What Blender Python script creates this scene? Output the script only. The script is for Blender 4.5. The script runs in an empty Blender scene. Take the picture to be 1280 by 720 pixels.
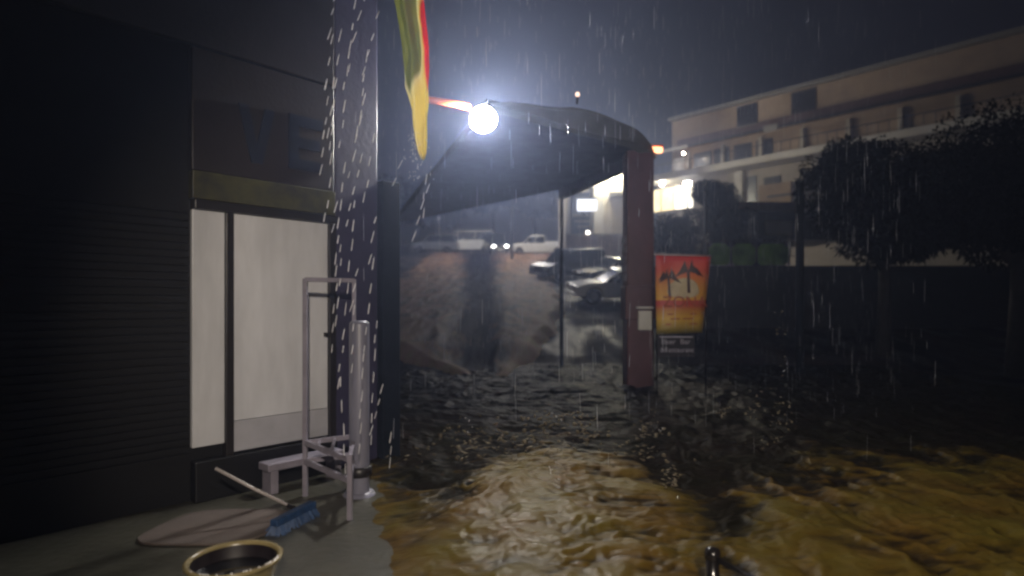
import bpy, math, random
import numpy as np
from mathutils import Vector, Matrix, Euler

random.seed(7)
rng = np.random.default_rng(11)
PI = math.pi
R = math.radians

# ------------------------------------------------------------------ camera, world, light, exposure
scene = bpy.context.scene
C = scene.collection
cam_d = bpy.data.cameras.new("camera")
cam = bpy.data.objects.new("camera", cam_d)
C.objects.link(cam)
EYE = 1.65
cam.location = (0, 0, EYE)
cam.rotation_euler = (R(90), 0, 0)
cam_d.sensor_width = 36
cam_d.lens = 21.7
cam_d.shift_y = 20 / 1280
cam_d.clip_start = 0.05
cam_d.clip_end = 600
scene.camera = cam
cam_d.dof.use_dof = True
cam_d.dof.focus_distance = 5.3
cam_d.dof.aperture_fstop = 0.75
F = 772.0
HY = 380.0

w = bpy.data.worlds.new("World")
scene.world = w
w.use_nodes = True
bg = w.node_tree.nodes["Background"]
sky = w.node_tree.nodes.new("ShaderNodeTexSky")      # deep dusk sky, sun well below the horizon
sky.sky_type = 'NISHITA'
sky.sun_disc = False
sky.sun_elevation = R(-4)
sky.sun_rotation = R(200)
mixw = w.node_tree.nodes.new("ShaderNodeMix")
mixw.data_type = 'RGBA'
mixw.inputs[0].default_value = 0.93
w.node_tree.links.new(sky.outputs[0], mixw.inputs[6])
mixw.inputs[7].default_value = (0.11, 0.10, 0.16, 1)   # rain cloud, nearly even
w.node_tree.links.new(mixw.outputs[2], bg.inputs[0])
bg.inputs[1].default_value = 0.034

scene.view_settings.view_transform = 'Standard'
scene.view_settings.look = 'None'
scene.view_settings.exposure = 0
scene.view_settings.gamma = 1
scene.cycles.use_denoising = True
scene.cycles.volume_bounces = 1
scene.cycles.max_bounces = 6
scene.cycles.transparent_max_bounces = 12
scene.cycles.volume_step_rate = 4
scene.cycles.filter_width = 2.5          # the soft lens and video of the photograph
scene.cycles.sample_clamp_indirect = 4

LAMP = 800.0          # emission strength of the big globe
ASSUMED_FLOOD = 1150.0        # watts, assumed flood lamp, unseen behind the camera


# ------------------------------------------------------------------ helpers
def at(px, py, Y):
    """a photo pixel and a distance give a point of the place"""
    return Vector(((px - 640) / F * Y, Y, EYE + (HY - py) / F * Y))


def zat(py, Y):
    return EYE + (HY - py) / F * Y


def ground_z(x, y):
    if y < 15:
        return -0.08
    if y < 75:
        return -0.08 + 0.15 * (y - 15) * (1 if y > 17 else (y - 15) / 2)
    return -0.08 + 9 + (y - 75) * 0.30


class MB:
    def __init__(s):
        s.v = []
        s.f = []

    def add(s, vs, fs):
        n = len(s.v)
        s.v += [tuple(v) for v in vs]
        s.f += [tuple(i + n for i in f) for f in fs]

    def box(s, x0, x1, y0, y1, z0, z1, M=None):
        vs = [Vector((x, y, z)) for z in (z0, z1) for y in (y0, y1) for x in (x0, x1)]
        if M is not None:
            vs = [M @ v for v in vs]
        s.add(vs, [(0, 2, 3, 1), (4, 5, 7, 6), (0, 1, 5, 4), (2, 6, 7, 3), (0, 4, 6, 2), (1, 3, 7, 5)])
        return s

    def prism(s, pts, h0, h1, M=None, axis='z'):
        """polygon pts extruded from h0 to h1 along axis"""
        n = len(pts)

        def mk(p, h):
            v = Vector((p[0], p[1], h)) if axis == 'z' else Vector((p[0], h, p[1]))
            return M @ v if M is not None else v
        vs = [mk(p, h0) for p in pts] + [mk(p, h1) for p in pts]
        fs = [tuple(range(n))[::-1], tuple(range(n, 2 * n))]
        fs += [(i, (i + 1) % n, n + (i + 1) % n, n + i) for i in range(n)]
        s.add(vs, fs)
        return s

    def tube(s, path, r, seg=8, cap=True):
        path = [Vector(p) for p in path]
        rs = r if isinstance(r, (list, tuple)) else [r] * len(path)
        rings = []
        for i, p in enumerate(path):
            d = (path[min(i + 1, len(path) - 1)] - path[max(i - 1, 0)]).normalized()
            a = d.orthogonal().normalized() if i == 0 else (prev - d * prev.dot(d)).normalized()
            prev = a
            b = d.cross(a)
            rings.append([p + (a * math.cos(t) + b * math.sin(t)) * rs[i] for t in [2 * PI * k / seg for k in range(seg)]])
        vs = [v for rr in rings for v in rr]
        fs = []
        for i in range(len(path) - 1):
            for k in range(seg):
                fs.append((i * seg + k, i * seg + (k + 1) % seg, (i + 1) * seg + (k + 1) % seg, (i + 1) * seg + k))
        if cap:
            fs.append(tuple(range(seg))[::-1])
            fs.append(tuple((len(path) - 1) * seg + k for k in range(seg)))
        s.add(vs, fs)
        return s

    def lathe(s, prof, c, seg=24):
        vs = [Vector((c[0] + r * math.cos(2 * PI * k / seg), c[1] + r * math.sin(2 * PI * k / seg), c[2] + z)) for r, z in prof for k in range(seg)]
        fs = []
        for i in range(len(prof) - 1):
            for k in range(seg):
                fs.append((i * seg + k, i * seg + (k + 1) % seg, (i + 1) * seg + (k + 1) % seg, (i + 1) * seg + k))
        s.add(vs, fs)
        return s

    def build(s, name, mat, parent=None, bevel=0, smooth=False, kind=None, label=None):
        me = bpy.data.meshes.new(name)
        me.from_pydata(s.v, [], s.f)
        me.validate()
        me.update()
        if smooth:
            me.polygons.foreach_set('use_smooth', [True] * len(me.polygons))
        if mat:
            me.materials.append(mat)
        o = bpy.data.objects.new(name, me)
        C.objects.link(o)
        if parent is not None:
            adopt(o, parent)
        if bevel:
            b = o.modifiers.new('bevel', 'BEVEL')
            b.width = bevel
            b.segments = 2
            b.limit_method = 'ANGLE'
        if kind:
            o['kind'] = kind
        if label:
            o['label'] = label
        return o


WM = {}


def adopt(o, parent):
    o.parent = parent
    m = WM.get(parent.name)
    if m is not None:
        o.matrix_parent_inverse = m.inverted()


def thing(name, label, cat, loc=(0, 0, 0), rot=None, group=None):
    o = bpy.data.objects.new(name, None)
    C.objects.link(o)
    o.empty_display_size = 0.2
    o.location = loc
    m = Matrix.Translation(Vector(loc))
    if rot is not None:
        o.rotation_euler = rot
        m = m @ Euler(rot).to_matrix().to_4x4()
    WM[o.name] = m
    o['label'] = label
    o['category'] = cat
    if group:
        o['group'] = group
    return o


def tag(o, label, cat, group=None, kind=None):
    o['label'] = label
    o['category'] = cat
    if group:
        o['group'] = group
    if kind:
        o['kind'] = kind
    return o


def children(o):
    return [c for c in bpy.data.objects if c.parent == o]


def dup(root, loc, rot=None, label=None):
    r = root.copy()
    C.objects.link(r)
    r.location = loc
    if rot is not None:
        r.rotation_euler = rot
    if label:
        r['label'] = label
    for ch in children(root):
        c = ch.copy()
        C.objects.link(c)
        c.parent = r
        for g in children(ch):
            d = g.copy()
            C.objects.link(d)
            d.parent = c
    return r


# ------------------------------------------------------------------ materials
def mat(name, col, rough=0.6, metal=0.0, spec=0.5, var=0.25, scale=4.0, bump=0.0, bscale=30.0, stretch=None,
        col2=None, island=False, trans=0.0, streak=False, tone=False, coat=0.0):
    m = bpy.data.materials.new(name)
    m.use_nodes = True
    nt = m.node_tree
    N, L = nt.nodes, nt.links
    p = N["Principled BSDF"]
    p.inputs['Roughness'].default_value = rough
    p.inputs['Metallic'].default_value = metal
    p.inputs['Specular IOR Level'].default_value = spec
    if coat:
        p.inputs['Coat Weight'].default_value = coat
        p.inputs['Coat Roughness'].default_value = 0.08
    tc = N.new('ShaderNodeTexCoord')
    mp = N.new('ShaderNodeMapping')
    L.new(tc.outputs['Object'], mp.inputs[0])
    mp.inputs['Scale'].default_value = stretch or (1, 1, 1)
    nz = N.new('ShaderNodeTexNoise')
    nz.inputs['Scale'].default_value = scale
    nz.inputs['Detail'].default_value = 6
    nz.inputs['Roughness'].default_value = 0.65
    L.new(mp.outputs[0], nz.inputs['Vector'])
    ramp = N.new('ShaderNodeMapRange')
    ramp.inputs[1].default_value = 0.3
    ramp.inputs[2].default_value = 0.7
    L.new(nz.outputs['Fac'], ramp.inputs[0])
    fac = ramp.outputs[0]
    if island:
        g = N.new('ShaderNodeNewGeometry')
        ad = N.new('ShaderNodeMath')
        ad.operation = 'MULTIPLY_ADD'
        L.new(g.outputs['Random Per Island'], ad.inputs[0])
        ad.inputs[1].default_value = 0.6
        ml = N.new('ShaderNodeMath')
        ml.operation = 'MULTIPLY'
        L.new(fac, ml.inputs[0])
        ml.inputs[1].default_value = 0.5
        L.new(ml.outputs[0], ad.inputs[2])
        fac = ad.outputs[0]
    mix = N.new('ShaderNodeMix')
    mix.data_type = 'RGBA'
    c2 = col2 or tuple(c * (1 - var) for c in col)
    c1 = col if col2 else tuple(min(1, c * (1 + var * 0.5)) for c in col)
    mix.inputs[6].default_value = (*c1, 1)
    mix.inputs[7].default_value = (*c2, 1)
    L.new(fac, mix.inputs[0])
    colout = mix.outputs[2]
    if tone:
        n4 = N.new('ShaderNodeTexNoise')
        n4.inputs['Scale'].default_value = 3.4
        n4.inputs['Detail'].default_value = 4
        n4.inputs['Distortion'].default_value = 1.2
        L.new(tc.outputs['Object'], n4.inputs['Vector'])
        rp = N.new('ShaderNodeValToRGB')
        ee = rp.color_ramp.elements
        ee[0].position, ee[0].color = 0.34, (0.62, 0.48, 0.50, 1)
        ee[1].position, ee[1].color = 0.66, (0.95, 1.0, 0.62, 1)
        x_ = ee.new(0.5)
        x_.color = (1.0, 0.86, 0.72, 1)
        L.new(n4.outputs['Fac'], rp.inputs[0])
        m5 = N.new('ShaderNodeMix')
        m5.data_type = 'RGBA'
        m5.blend_type = 'MULTIPLY'
        m5.inputs[0].default_value = 1.0
        L.new(colout, m5.inputs[6])
        L.new(rp.outputs[0], m5.inputs[7])
        colout = m5.outputs[2]
    L.new(colout, p.inputs['Base Color'])
    rr = N.new('ShaderNodeMapRange')
    rr.inputs[3].default_value = max(0.03, rough * 0.7)
    rr.inputs[4].default_value = min(1, rough * 1.25)
    L.new(nz.outputs['Fac'], rr.inputs[0])
    L.new(rr.outputs[0], p.inputs['Roughness'])
    if bump:
        n2 = N.new('ShaderNodeTexNoise')
        n2.inputs['Scale'].default_value = bscale
        n2.inputs['Detail'].default_value = 5
        L.new(mp.outputs[0], n2.inputs['Vector'])
        b = N.new('ShaderNodeBump')
        b.inputs['Strength'].default_value = bump
        b.inputs['Distance'].default_value = 0.02
        L.new(n2.outputs['Fac'], b.inputs['Height'])
        L.new(b.outputs[0], p.inputs['Normal'])
    if trans:
        t = N.new('ShaderNodeBsdfTranslucent')
        L.new(colout, t.inputs[0])
        ms = N.new('ShaderNodeMixShader')
        ms.inputs[0].default_value = trans
        out = N['Material Output']
        L.new(p.outputs[0], ms.inputs[1])
        L.new(t.outputs[0], ms.inputs[2])
        L.new(ms.outputs[0], out.inputs[0])
    return m


def emis(name, col, s, var=0.0, scale=3.0):
    m = bpy.data.materials.new(name)
    m.use_nodes = True
    nt = m.node_tree
    p = nt.nodes["Principled BSDF"]
    p.inputs['Base Color'].default_value = (*[c * 0.6 for c in col], 1)
    p.inputs['Emission Color'].default_value = (*col, 1)
    p.inputs['Emission Strength'].default_value = s
    if var:
        tc = nt.nodes.new('ShaderNodeTexCoord')
        nz = nt.nodes.new('ShaderNodeTexNoise')
        nz.inputs['Scale'].default_value = scale
        nt.links.new(tc.outputs['Object'], nz.inputs['Vector'])
        mr = nt.nodes.new('ShaderNodeMapRange')
        mr.inputs[1].default_value = 0.3
        mr.inputs[2].default_value = 0.7
        mr.inputs[3].default_value = s * (1 - var)
        mr.inputs[4].default_value = s * (1 + var)
        nt.links.new(nz.outputs['Fac'], mr.inputs[0])
        nt.links.new(mr.outputs[0], p.inputs['Emission Strength'])
    return m


M = {}
M['floor'] = mat('wet_concrete', (0.066, 0.063, 0.048), 0.35, var=0.45, scale=1.6, bump=0.35, bscale=14)
M['mat'] = mat('worn_mat', (0.115, 0.09, 0.078), 0.7, var=0.25, scale=3, bump=0.3, bscale=60)
M['panel'] = mat('cream_board', (0.68, 0.69, 0.73), 0.32, var=0.22, scale=2.2, bump=0.06, bscale=5, stretch=(1.2, 1.2, 0.3))
M['kick'] = mat('pale_kick', (0.42, 0.42, 0.46), 0.35, var=0.2, scale=2)
M['darkframe'] = mat('dark_frame', (0.018, 0.015, 0.015), 0.4)
M['board'] = mat('sign_board_brown', (0.020, 0.014, 0.016), 0.5, var=0.35, scale=2.0, bump=0.1)
M['letter'] = mat('navy_letter', (0.006, 0.010, 0.028), 0.4)
M['strip'] = mat('olive_strip', (0.07, 0.068, 0.018), 0.5, col2=(0.018, 0.016, 0.012), scale=5)
M['lilac'] = mat('lilac_plaster', (0.042, 0.038, 0.08), 0.55, var=0.3, scale=1.4, bump=0.2, bscale=20)
M['darkwall'] = mat('dark_shutter', (0.006, 0.006, 0.007), 0.5, var=0.4, scale=2)
M['navy_post'] = mat('navy_post', (0.012, 0.016, 0.024), 0.85, spec=0.1)
M['white_metal'] = mat('white_metal', (0.25, 0.23, 0.28), 0.4, var=0.3, scale=5)
M['pipe'] = mat('pale_pipe', (0.20, 0.20, 0.26), 0.4, var=0.3, scale=3, stretch=(1, 1, 0.3))
M['steel'] = mat('dull_steel', (0.42, 0.38, 0.37), 0.4, var=0.2)
M['black'] = mat('black_paint', (0.012, 0.010, 0.010), 0.22, coat=0.6)
M['blue'] = mat('blue_bristle', (0.02, 0.06, 0.16), 0.6, var=0.5, scale=20)
M['basin'] = mat('olive_basin', (0.26, 0.21, 0.10), 0.28, var=0.4, scale=4)
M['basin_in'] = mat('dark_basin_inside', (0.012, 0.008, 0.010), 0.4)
M['water'] = mat('dark_water', (0.010, 0.010, 0.012), 0.06)
M['soil'] = mat('muddy_soil', (0.085, 0.06, 0.04), 0.4, var=0.5, scale=2.5, bump=0.6, bscale=8)
M['earth'] = mat('wet_brown_earth', (0.22, 0.15, 0.125), 0.55, col2=(0.10, 0.068, 0.065), scale=0.9, bump=1.0, bscale=5, stretch=(1, 1, 2.2))
M['mud_pale'] = mat('pale_mud', (0.24, 0.20, 0.18), 0.35, col2=(0.07, 0.06, 0.06), scale=1.6, bump=1.0, bscale=7)
M['earth_grey'] = mat('wet_grey_earth', (0.11, 0.095, 0.12), 0.5, col2=(0.03, 0.03, 0.055), scale=0.8, bump=1.0, bscale=5)
M['dry_leaf'] = mat('ochre_leaf', (0.36, 0.275, 0.105), 0.6, col2=(0.20, 0.145, 0.062), tone=True, island=True, scale=2.4, trans=0.25)
M['dry_grass'] = mat('dry_grass', (0.19, 0.15, 0.06), 0.6, col2=(0.11, 0.085, 0.036), tone=True, island=True, scale=2.2, trans=0.25)
M['tip_leaf'] = mat('pale_tip_leaf', (0.20, 0.18, 0.10), 0.4, col2=(0.10, 0.08, 0.045), island=True, scale=5, trans=0.2)
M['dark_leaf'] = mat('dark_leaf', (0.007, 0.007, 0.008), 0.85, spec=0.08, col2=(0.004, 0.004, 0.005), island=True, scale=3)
M['mid_leaf'] = mat('dusky_leaf', (0.02, 0.016, 0.012), 0.8, spec=0.1, col2=(0.007, 0.006, 0.005), island=True, scale=3)
M['bark'] = mat('bark', (0.03, 0.024, 0.02), 0.8, bump=0.6)
M['column'] = mat('maroon_column', (0.115, 0.045, 0.052), 0.42, var=0.4, scale=1.5, stretch=(1, 1, 0.6), bump=0.1)
M['canopy'] = mat('canopy_dark', (0.022, 0.022, 0.026), 0.6, var=0.3)
M['fascia'] = mat('canopy_fascia', (0.12, 0.12, 0.10), 0.6, var=0.4, scale=1.2)
M['orange'] = mat('orange_arm', (0.75, 0.14, 0.05), 0.4, var=0.2)
M['whitebox'] = mat('white_box', (0.8, 0.8, 0.74), 0.25, var=0.15)
M['carwhite'] = mat('car_white', (0.62, 0.62, 0.58), 0.3, var=0.12, scale=2, coat=0.5)
M['cargrey'] = mat('car_grey', (0.18, 0.19, 0.20), 0.3, var=0.15, coat=0.5)
M['cardark'] = mat('car_dark', (0.012, 0.014, 0.022), 0.25, coat=0.8)
M['glass'] = mat('car_glass', (0.012, 0.014, 0.018), 0.08)
M['tyre'] = mat('tyre', (0.012, 0.012, 0.012), 0.7)
M['rim'] = mat('rim', (0.25, 0.25, 0.26), 0.3, metal=0.8)
M['chrome'] = mat('pale_trim', (0.30, 0.31, 0.33), 0.45, metal=0.2)
M['taillight'] = mat('tail_lens', (0.12, 0.01, 0.012), 0.2)
M['b_wall'] = mat('cream_wall', (0.42, 0.38, 0.32), 0.7, var=0.3, scale=0.5, bump=0.1)
M['b_tan'] = mat('tan_wall', (0.33, 0.24, 0.155), 0.7, var=0.35, scale=0.35, bump=0.1)
M['b_white'] = mat('white_wall', (0.55, 0.53, 0.48), 0.6, var=0.2, scale=0.6)
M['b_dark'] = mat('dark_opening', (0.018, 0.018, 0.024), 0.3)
M['b_rust'] = mat('rust_roof', (0.10, 0.045, 0.035), 0.6, var=0.3)
M['b_trim'] = mat('pale_trim_roof', (0.20, 0.19, 0.17), 0.5, var=0.2)
M['win_warm'] = emis('window_warm', (1.0, 0.82, 0.48), 1.7, 0.35, 0.8)
M['win_hot'] = emis('window_white', (1.0, 0.93, 0.76), 3.6, 0.4, 0.9)
M['lightbox'] = emis('lightbox', (0.93, 0.95, 1.0), 1.6, 0.15, 1.0)
M['globe'] = emis('lamp_globe', (1.0, 0.97, 0.92), LAMP)
M['lamp_w'] = emis('wall_lamp', (1.0, 0.93, 0.72), 230)
M['lamp_o'] = emis('orange_lamp', (1.0, 0.42, 0.20), 3.2, 0.3, 8)
M['lamp_s'] = emis('small_lamp', (1.0, 0.9, 0.8), 14)
M['head'] = emis('headlamp', (1.0, 0.96, 0.9), 22)
M['glow_o'] = emis('orange_glow', (1.0, 0.62, 0.42), 0.9, 0.4, 1.5)
M['green'] = mat('green_panel', (0.20, 0.36, 0.11), 0.5, var=0.5, scale=2.5, trans=0.4)
M['retain'] = mat('dark_wall', (0.022, 0.023, 0.032), 0.6, var=0.3)
M['fence'] = mat('brown_fence', (0.16, 0.115, 0.11), 0.7, var=0.3)
M['drop'] = mat('rain_drop', (0.6, 0.62, 0.7), 0.12, var=0.05, trans=0.5)
M['drip'] = mat('drip_drop', (0.97, 0.97, 1.0), 0.10, var=0.01, trans=0.35)
M['bn_black'] = mat('banner_black', (0.016, 0.013, 0.022), 0.5)
M['bn_red'] = mat('banner_red', (0.50, 0.045, 0.035), 0.5)
M['bn_sand'] = mat('banner_sand', (0.50, 0.40, 0.24), 0.5)
M['bn_dark'] = mat('banner_dark', (0.05, 0.018, 0.018), 0.5)
M['bn_text'] = mat('banner_text', (0.38, 0.08, 0.03), 0.5)
M['bn_white'] = mat('banner_white', (0.42, 0.40, 0.48), 0.5)


def banner_mat():
    m = mat('banner_print', (0.6, 0.3, 0.05), 0.5)
    nt = m.node_tree
    N, L = nt.nodes, nt.links
    tc = N.new('ShaderNodeTexCoord')
    sp = N.new('ShaderNodeSeparateXYZ')
    L.new(tc.outputs['Generated'], sp.inputs[0])
    cr = N.new('ShaderNodeValToRGB')
    e = cr.color_ramp.elements
    e[0].position = 0.0
    e[0].color = (0.14, 0.12, 0.045, 1)
    e[1].position = 1.0
    e[1].color = (0.58, 0.045, 0.05, 1)
    for p, c in ((0.06, (0.30, 0.22, 0.04, 1)), (0.20, (0.62, 0.36, 0.03, 1)), (0.30, (0.52, 0.22, 0.03, 1)), (0.375, (0.50, 0.06, 0.04, 1)),
                 (0.425, (0.50, 0.05, 0.035, 1)), (0.435, (0.68, 0.36, 0.03, 1)), (0.62, (0.64, 0.26, 0.04, 1)), (0.80, (0.60, 0.09, 0.04, 1))):
        x = e.new(p)
        x.color = c
    L.new(sp.outputs[2], cr.inputs[0])
    L.new(cr.outputs[0], N['Principled BSDF'].inputs['Base Color'])
    return m


def flag_mat():
    m = bpy.data.materials.new('flag_cloth')
    m.use_nodes = True
    nt = m.node_tree
    N, L = nt.nodes, nt.links
    uv = N.new('ShaderNodeAttribute')
    uv.attribute_name = 'strip'
    cr = N.new('ShaderNodeValToRGB')
    cr.color_ramp.interpolation = 'LINEAR'
    e = cr.color_ramp.elements
    e[0].position = 0.0
    e[0].color = (0.20, 0.23, 0.07, 1)
    e[1].position = 1.0
    e[1].color = (0.80, 0.02, 0.04, 1)
    for p, c in ((0.34, (0.26, 0.28, 0.08, 1)), (0.42, (0.95, 0.90, 0.58, 1)), (0.60, (0.92, 0.80, 0.22, 1)), (0.74, (0.80, 0.03, 0.05, 1))):  # palest yellow carries the lamp glow on the lower cloth
        x = e.new(p)
        x.color = c
    nz = N.new('ShaderNodeTexNoise')
    nz.inputs['Scale'].default_value = 8
    ml = N.new('ShaderNodeMath')
    ml.operation = 'MULTIPLY_ADD'
    L.new(nz.outputs['Fac'], ml.inputs[0])
    ml.inputs[1].default_value = 0.05
    L.new(uv.outputs['Fac'], ml.inputs[2])
    L.new(ml.outputs[0], cr.inputs[0])
    p = N['Principled BSDF']
    p.inputs['Roughness'].default_value = 0.5
    L.new(cr.outputs[0], p.inputs['Base Color'])
    t = N.new('ShaderNodeBsdfTranslucent')
    L.new(cr.outputs[0], t.inputs[0])
    ms = N.new('ShaderNodeMixShader')
    ms.inputs[0].default_value = 0.6
    L.new(p.outputs[0], ms.inputs[1])
    L.new(t.outputs[0], ms.inputs[2])
    L.new(ms.outputs[0], N['Material Output'].inputs[0])
    return m


def lot_mat():
    """wet car park: dark tarmac with brown mud washed over it"""
    m = bpy.data.materials.new('wet_lot')
    m.use_nodes = True
    nt = m.node_tree
    N, L = nt.nodes, nt.links
    p = N['Principled BSDF']
    tc = N.new('ShaderNodeTexCoord')
    mp = N.new('ShaderNodeMapping')
    mp.inputs['Scale'].default_value = (1, 0.35, 1)
    L.new(tc.outputs['Object'], mp.inputs[0])
    nz = N.new('ShaderNodeTexNoise')
    nz.inputs['Scale'].default_value = 0.28
    nz.inputs['Detail'].default_value = 5
    nz.inputs['Distortion'].default_value = 0.8
    L.new(mp.outputs[0], nz.inputs['Vector'])
    cr = N.new('ShaderNodeValToRGB')
    e = cr.color_ramp.elements
    e[0].position = 0.40
    e[0].color = (0.016, 0.016, 0.024, 1)
    e[1].position = 0.60
    e[1].color = (0.06, 0.045, 0.042, 1)
    L.new(nz.outputs['Fac'], cr.inputs[0])
    L.new(cr.outputs[0], p.inputs['Base Color'])
    n2 = N.new('ShaderNodeTexNoise')
    n2.inputs['Scale'].default_value = 1.2
    n2.inputs['Detail'].default_value = 6
    L.new(mp.outputs[0], n2.inputs['Vector'])
    mr = N.new('ShaderNodeMapRange')
    mr.inputs[1].default_value = 0.4
    mr.inputs[2].default_value = 0.62
    p.inputs['Specular IOR Level'].default_value = 0.12
    mr.inputs[3].default_value = 0.5
    mr.inputs[4].default_value = 0.95
    L.new(n2.outputs['Fac'], mr.inputs[0])
    L.new(mr.outputs[0], p.inputs['Roughness'])
    b = N.new('ShaderNodeBump')
    b.inputs['Strength'].default_value = 0.5
    b.inputs['Distance'].default_value = 0.06
    n3 = N.new('ShaderNodeTexNoise')
    n3.inputs['Scale'].default_value = 6
    n3.inputs['Detail'].default_value = 6
    L.new(mp.outputs[0], n3.inputs['Vector'])
    L.new(n3.outputs['Fac'], b.inputs['Height'])
    L.new(b.outputs[0], p.inputs['Normal'])
    return m


M['banner'] = banner_mat()
M['flag'] = flag_mat()
M['lot'] = lot_mat()

# ------------------------------------------------------------------ the ground
ys = [-4, 0, 4, 8, 12, 15, 15.7, 16.4, 17] + list(range(20, 76, 5)) + [80, 90, 100, 110]


def sheet(name, x0, x1, y0, y1, dz, m, nx=12):
    mb = MB()
    yy = [y0] + [y for y in ys if y0 < y < y1] + [y1]
    vs = [(x0 + (x1 - x0) * i / nx, y, ground_z(0, y) + dz) for y in yy for i in range(nx + 1)]
    fs = [(j * (nx + 1) + i, j * (nx + 1) + i + 1, (j + 1) * (nx + 1) + i + 1, (j + 1) * (nx + 1) + i) for j in range(len(yy) - 1) for i in range(nx)]
    mb.add(vs, fs)
    return mb.build(name, m)


sheet('ground', -68, 68, -4, 110, 0, M['soil'])['kind'] = 'structure'
sheet('road', -30, 40, 12.6, 74, 0.012, M['lot'])['kind'] = 'structure'

# concrete terrace in front of the shop
mb = MB()
edge = [(-0.50, -3.2), (-0.55, 3.0), (-0.62, 3.8), (-0.78, 4.5), (-1.0, 5.2), (-1.25, 6.0), (-1.45, 6.45), (-3.2, 6.6), (-12, -2.2), (-12, -3.2)]
mb.prism(edge[::-1], -0.14, 0.0)
tr = mb.build('pavement', M['floor'])
tr['kind'] = 'structure'

# ------------------------------------------------------------------ the shop front (wall runs away to the right)
A = Vector((-1.79, 6.10, 0))
ua = Vector((-0.66, -0.7513, 0)).normalized()      # towards camera-left
un = Vector((0.7513, -0.66, 0)).normalized()       # out of the wall
SM = Matrix(((ua.x, un.x, 0, A.x), (ua.y, un.y, 0, A.y), (0, 0, 1, 0), (0, 0, 0, 1)))


def sbox(u0, u1, d0, d1, z0, z1):
    return MB().box(u0, u1, d0, d1, z0, z1, SM)


shop = thing('shop_front', 'dark shop front with cream panels under a board of big navy letters', 'shop', A)
sbox(-0.30, 7.0, -0.35, -0.06, 0.0, 5.45).build('wall', M['darkwall'], shop)
sbox(0.03, 0.965, -0.058, -0.01, 0.63, 2.44).build('panel', M['panel'], shop, bevel=0.004)
sbox(1.035, 1.30, -0.058, -0.012, 0.45, 2.44).build('panel', M['panel'], shop, bevel=0.004)
sbox(0.966, 1.034, -0.058, 0.02, 0.33, 2.44).build('mullion', M['darkframe'], shop, bevel=0.006)
sbox(-0.045, 0.028, -0.058, 0.03, 0.20, 2.44).build('door_frame', M['darkframe'], shop, bevel=0.006)
sbox(-0.045, 1.30, -0.058, 0.045, 2.442, 2.52).build('lintel', M['darkframe'], shop, bevel=0.006)
sbox(0.03, 0.965, -0.058, -0.004, 0.36, 0.626).build('kick_plate', M['kick'], shop, bevel=0.004)
sbox(-0.045, 1.30, -0.058, 0.05, 0.0, 0.34).build('plinth', M['darkwall'], shop, bevel=0.01)
sbox(0.045, 0.075, -0.009, 0.03, 1.33, 1.37).build('latch', M['darkframe'], shop)
sb = sbox(-0.02, 1.32, -0.05, 0.03, 2.76, 3.78).build('sign_board', M['board'], shop, bevel=0.01)
sbox(-0.02, 1.32, -0.05, 0.05, 2.523, 2.755).build('lower_strip', M['strip'], shop, bevel=0.006)
# dirt blots on the strip
# letters V and E (local x runs right to left along the wall, so draw mirrored)


def wall_poly(pts, d0, d1):
    return MB().prism([(p[0], p[1]) for p in pts], d0, d1, SM, axis='y')


V = [(0.94, 3.40), (0.85, 3.40), (0.775, 3.05), (0.70, 3.40), (0.61, 3.40), (0.725, 2.90), (0.825, 2.90)]
wall_poly(V, 0.031, 0.05).build('letter', M['letter'], sb, label='dark navy letter V')
E = [(0.47, 3.42), (0.12, 3.42), (0.12, 3.32), (0.37, 3.32), (0.37, 3.215), (0.15, 3.215), (0.15, 3.115), (0.37, 3.115), (0.37, 3.01), (0.12, 3.01), (0.12, 2.91), (0.47, 2.91)]
wall_poly(E, 0.031, 0.05).build('letter', M['letter'], sb, label='dark navy letter E')
# rolled-down shutter ribs left of the panels, upper fascia
mb = MB()
for k in range(34):
    z = 0.36 + k * 0.062
    mb.box(1.32, 6.9, -0.058, -0.035, z, z + 0.045, SM)
mb.build('roller_shutter', M['darkwall'], shop, kind='stuff')
sbox(-0.02, 6.9, -0.05, 0.03, 3.80, 5.45).build('fascia', M['board'], shop, bevel=0.01)
# gutter of the eaves from which the water strands fall
gp = [SM @ Vector((u, 0.62, 5.38)) for u in (-0.5, 0.5, 3, 5)]
MB().tube(gp, 0.06, 10).build('gutter', M['darkwall'], shop, smooth=True)
sbox(-0.5, 5, -0.1, 0.66, 5.46, 5.56).build('eave', M['canopy'], shop)
# lilac pier at the end of the shop
sbox(-0.56, -0.05, -0.30, 0.0, 0.0, 5.45).build('pier', M['lilac'], shop, bevel=0.01, label='lilac grey plaster pier at the end of the shop')
sbox(-0.80, -0.57, -0.12, 0.08, 0.0, 2.95).build('post', M['navy_post'], shop, bevel=0.01)

# ------------------------------------------------------------------ items on the terrace
# white welded rack
def bar(p, q, r=0.02):
    """square-section bar between two points"""
    return MB().tube([p, q], r * 1.25, 4)


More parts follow.
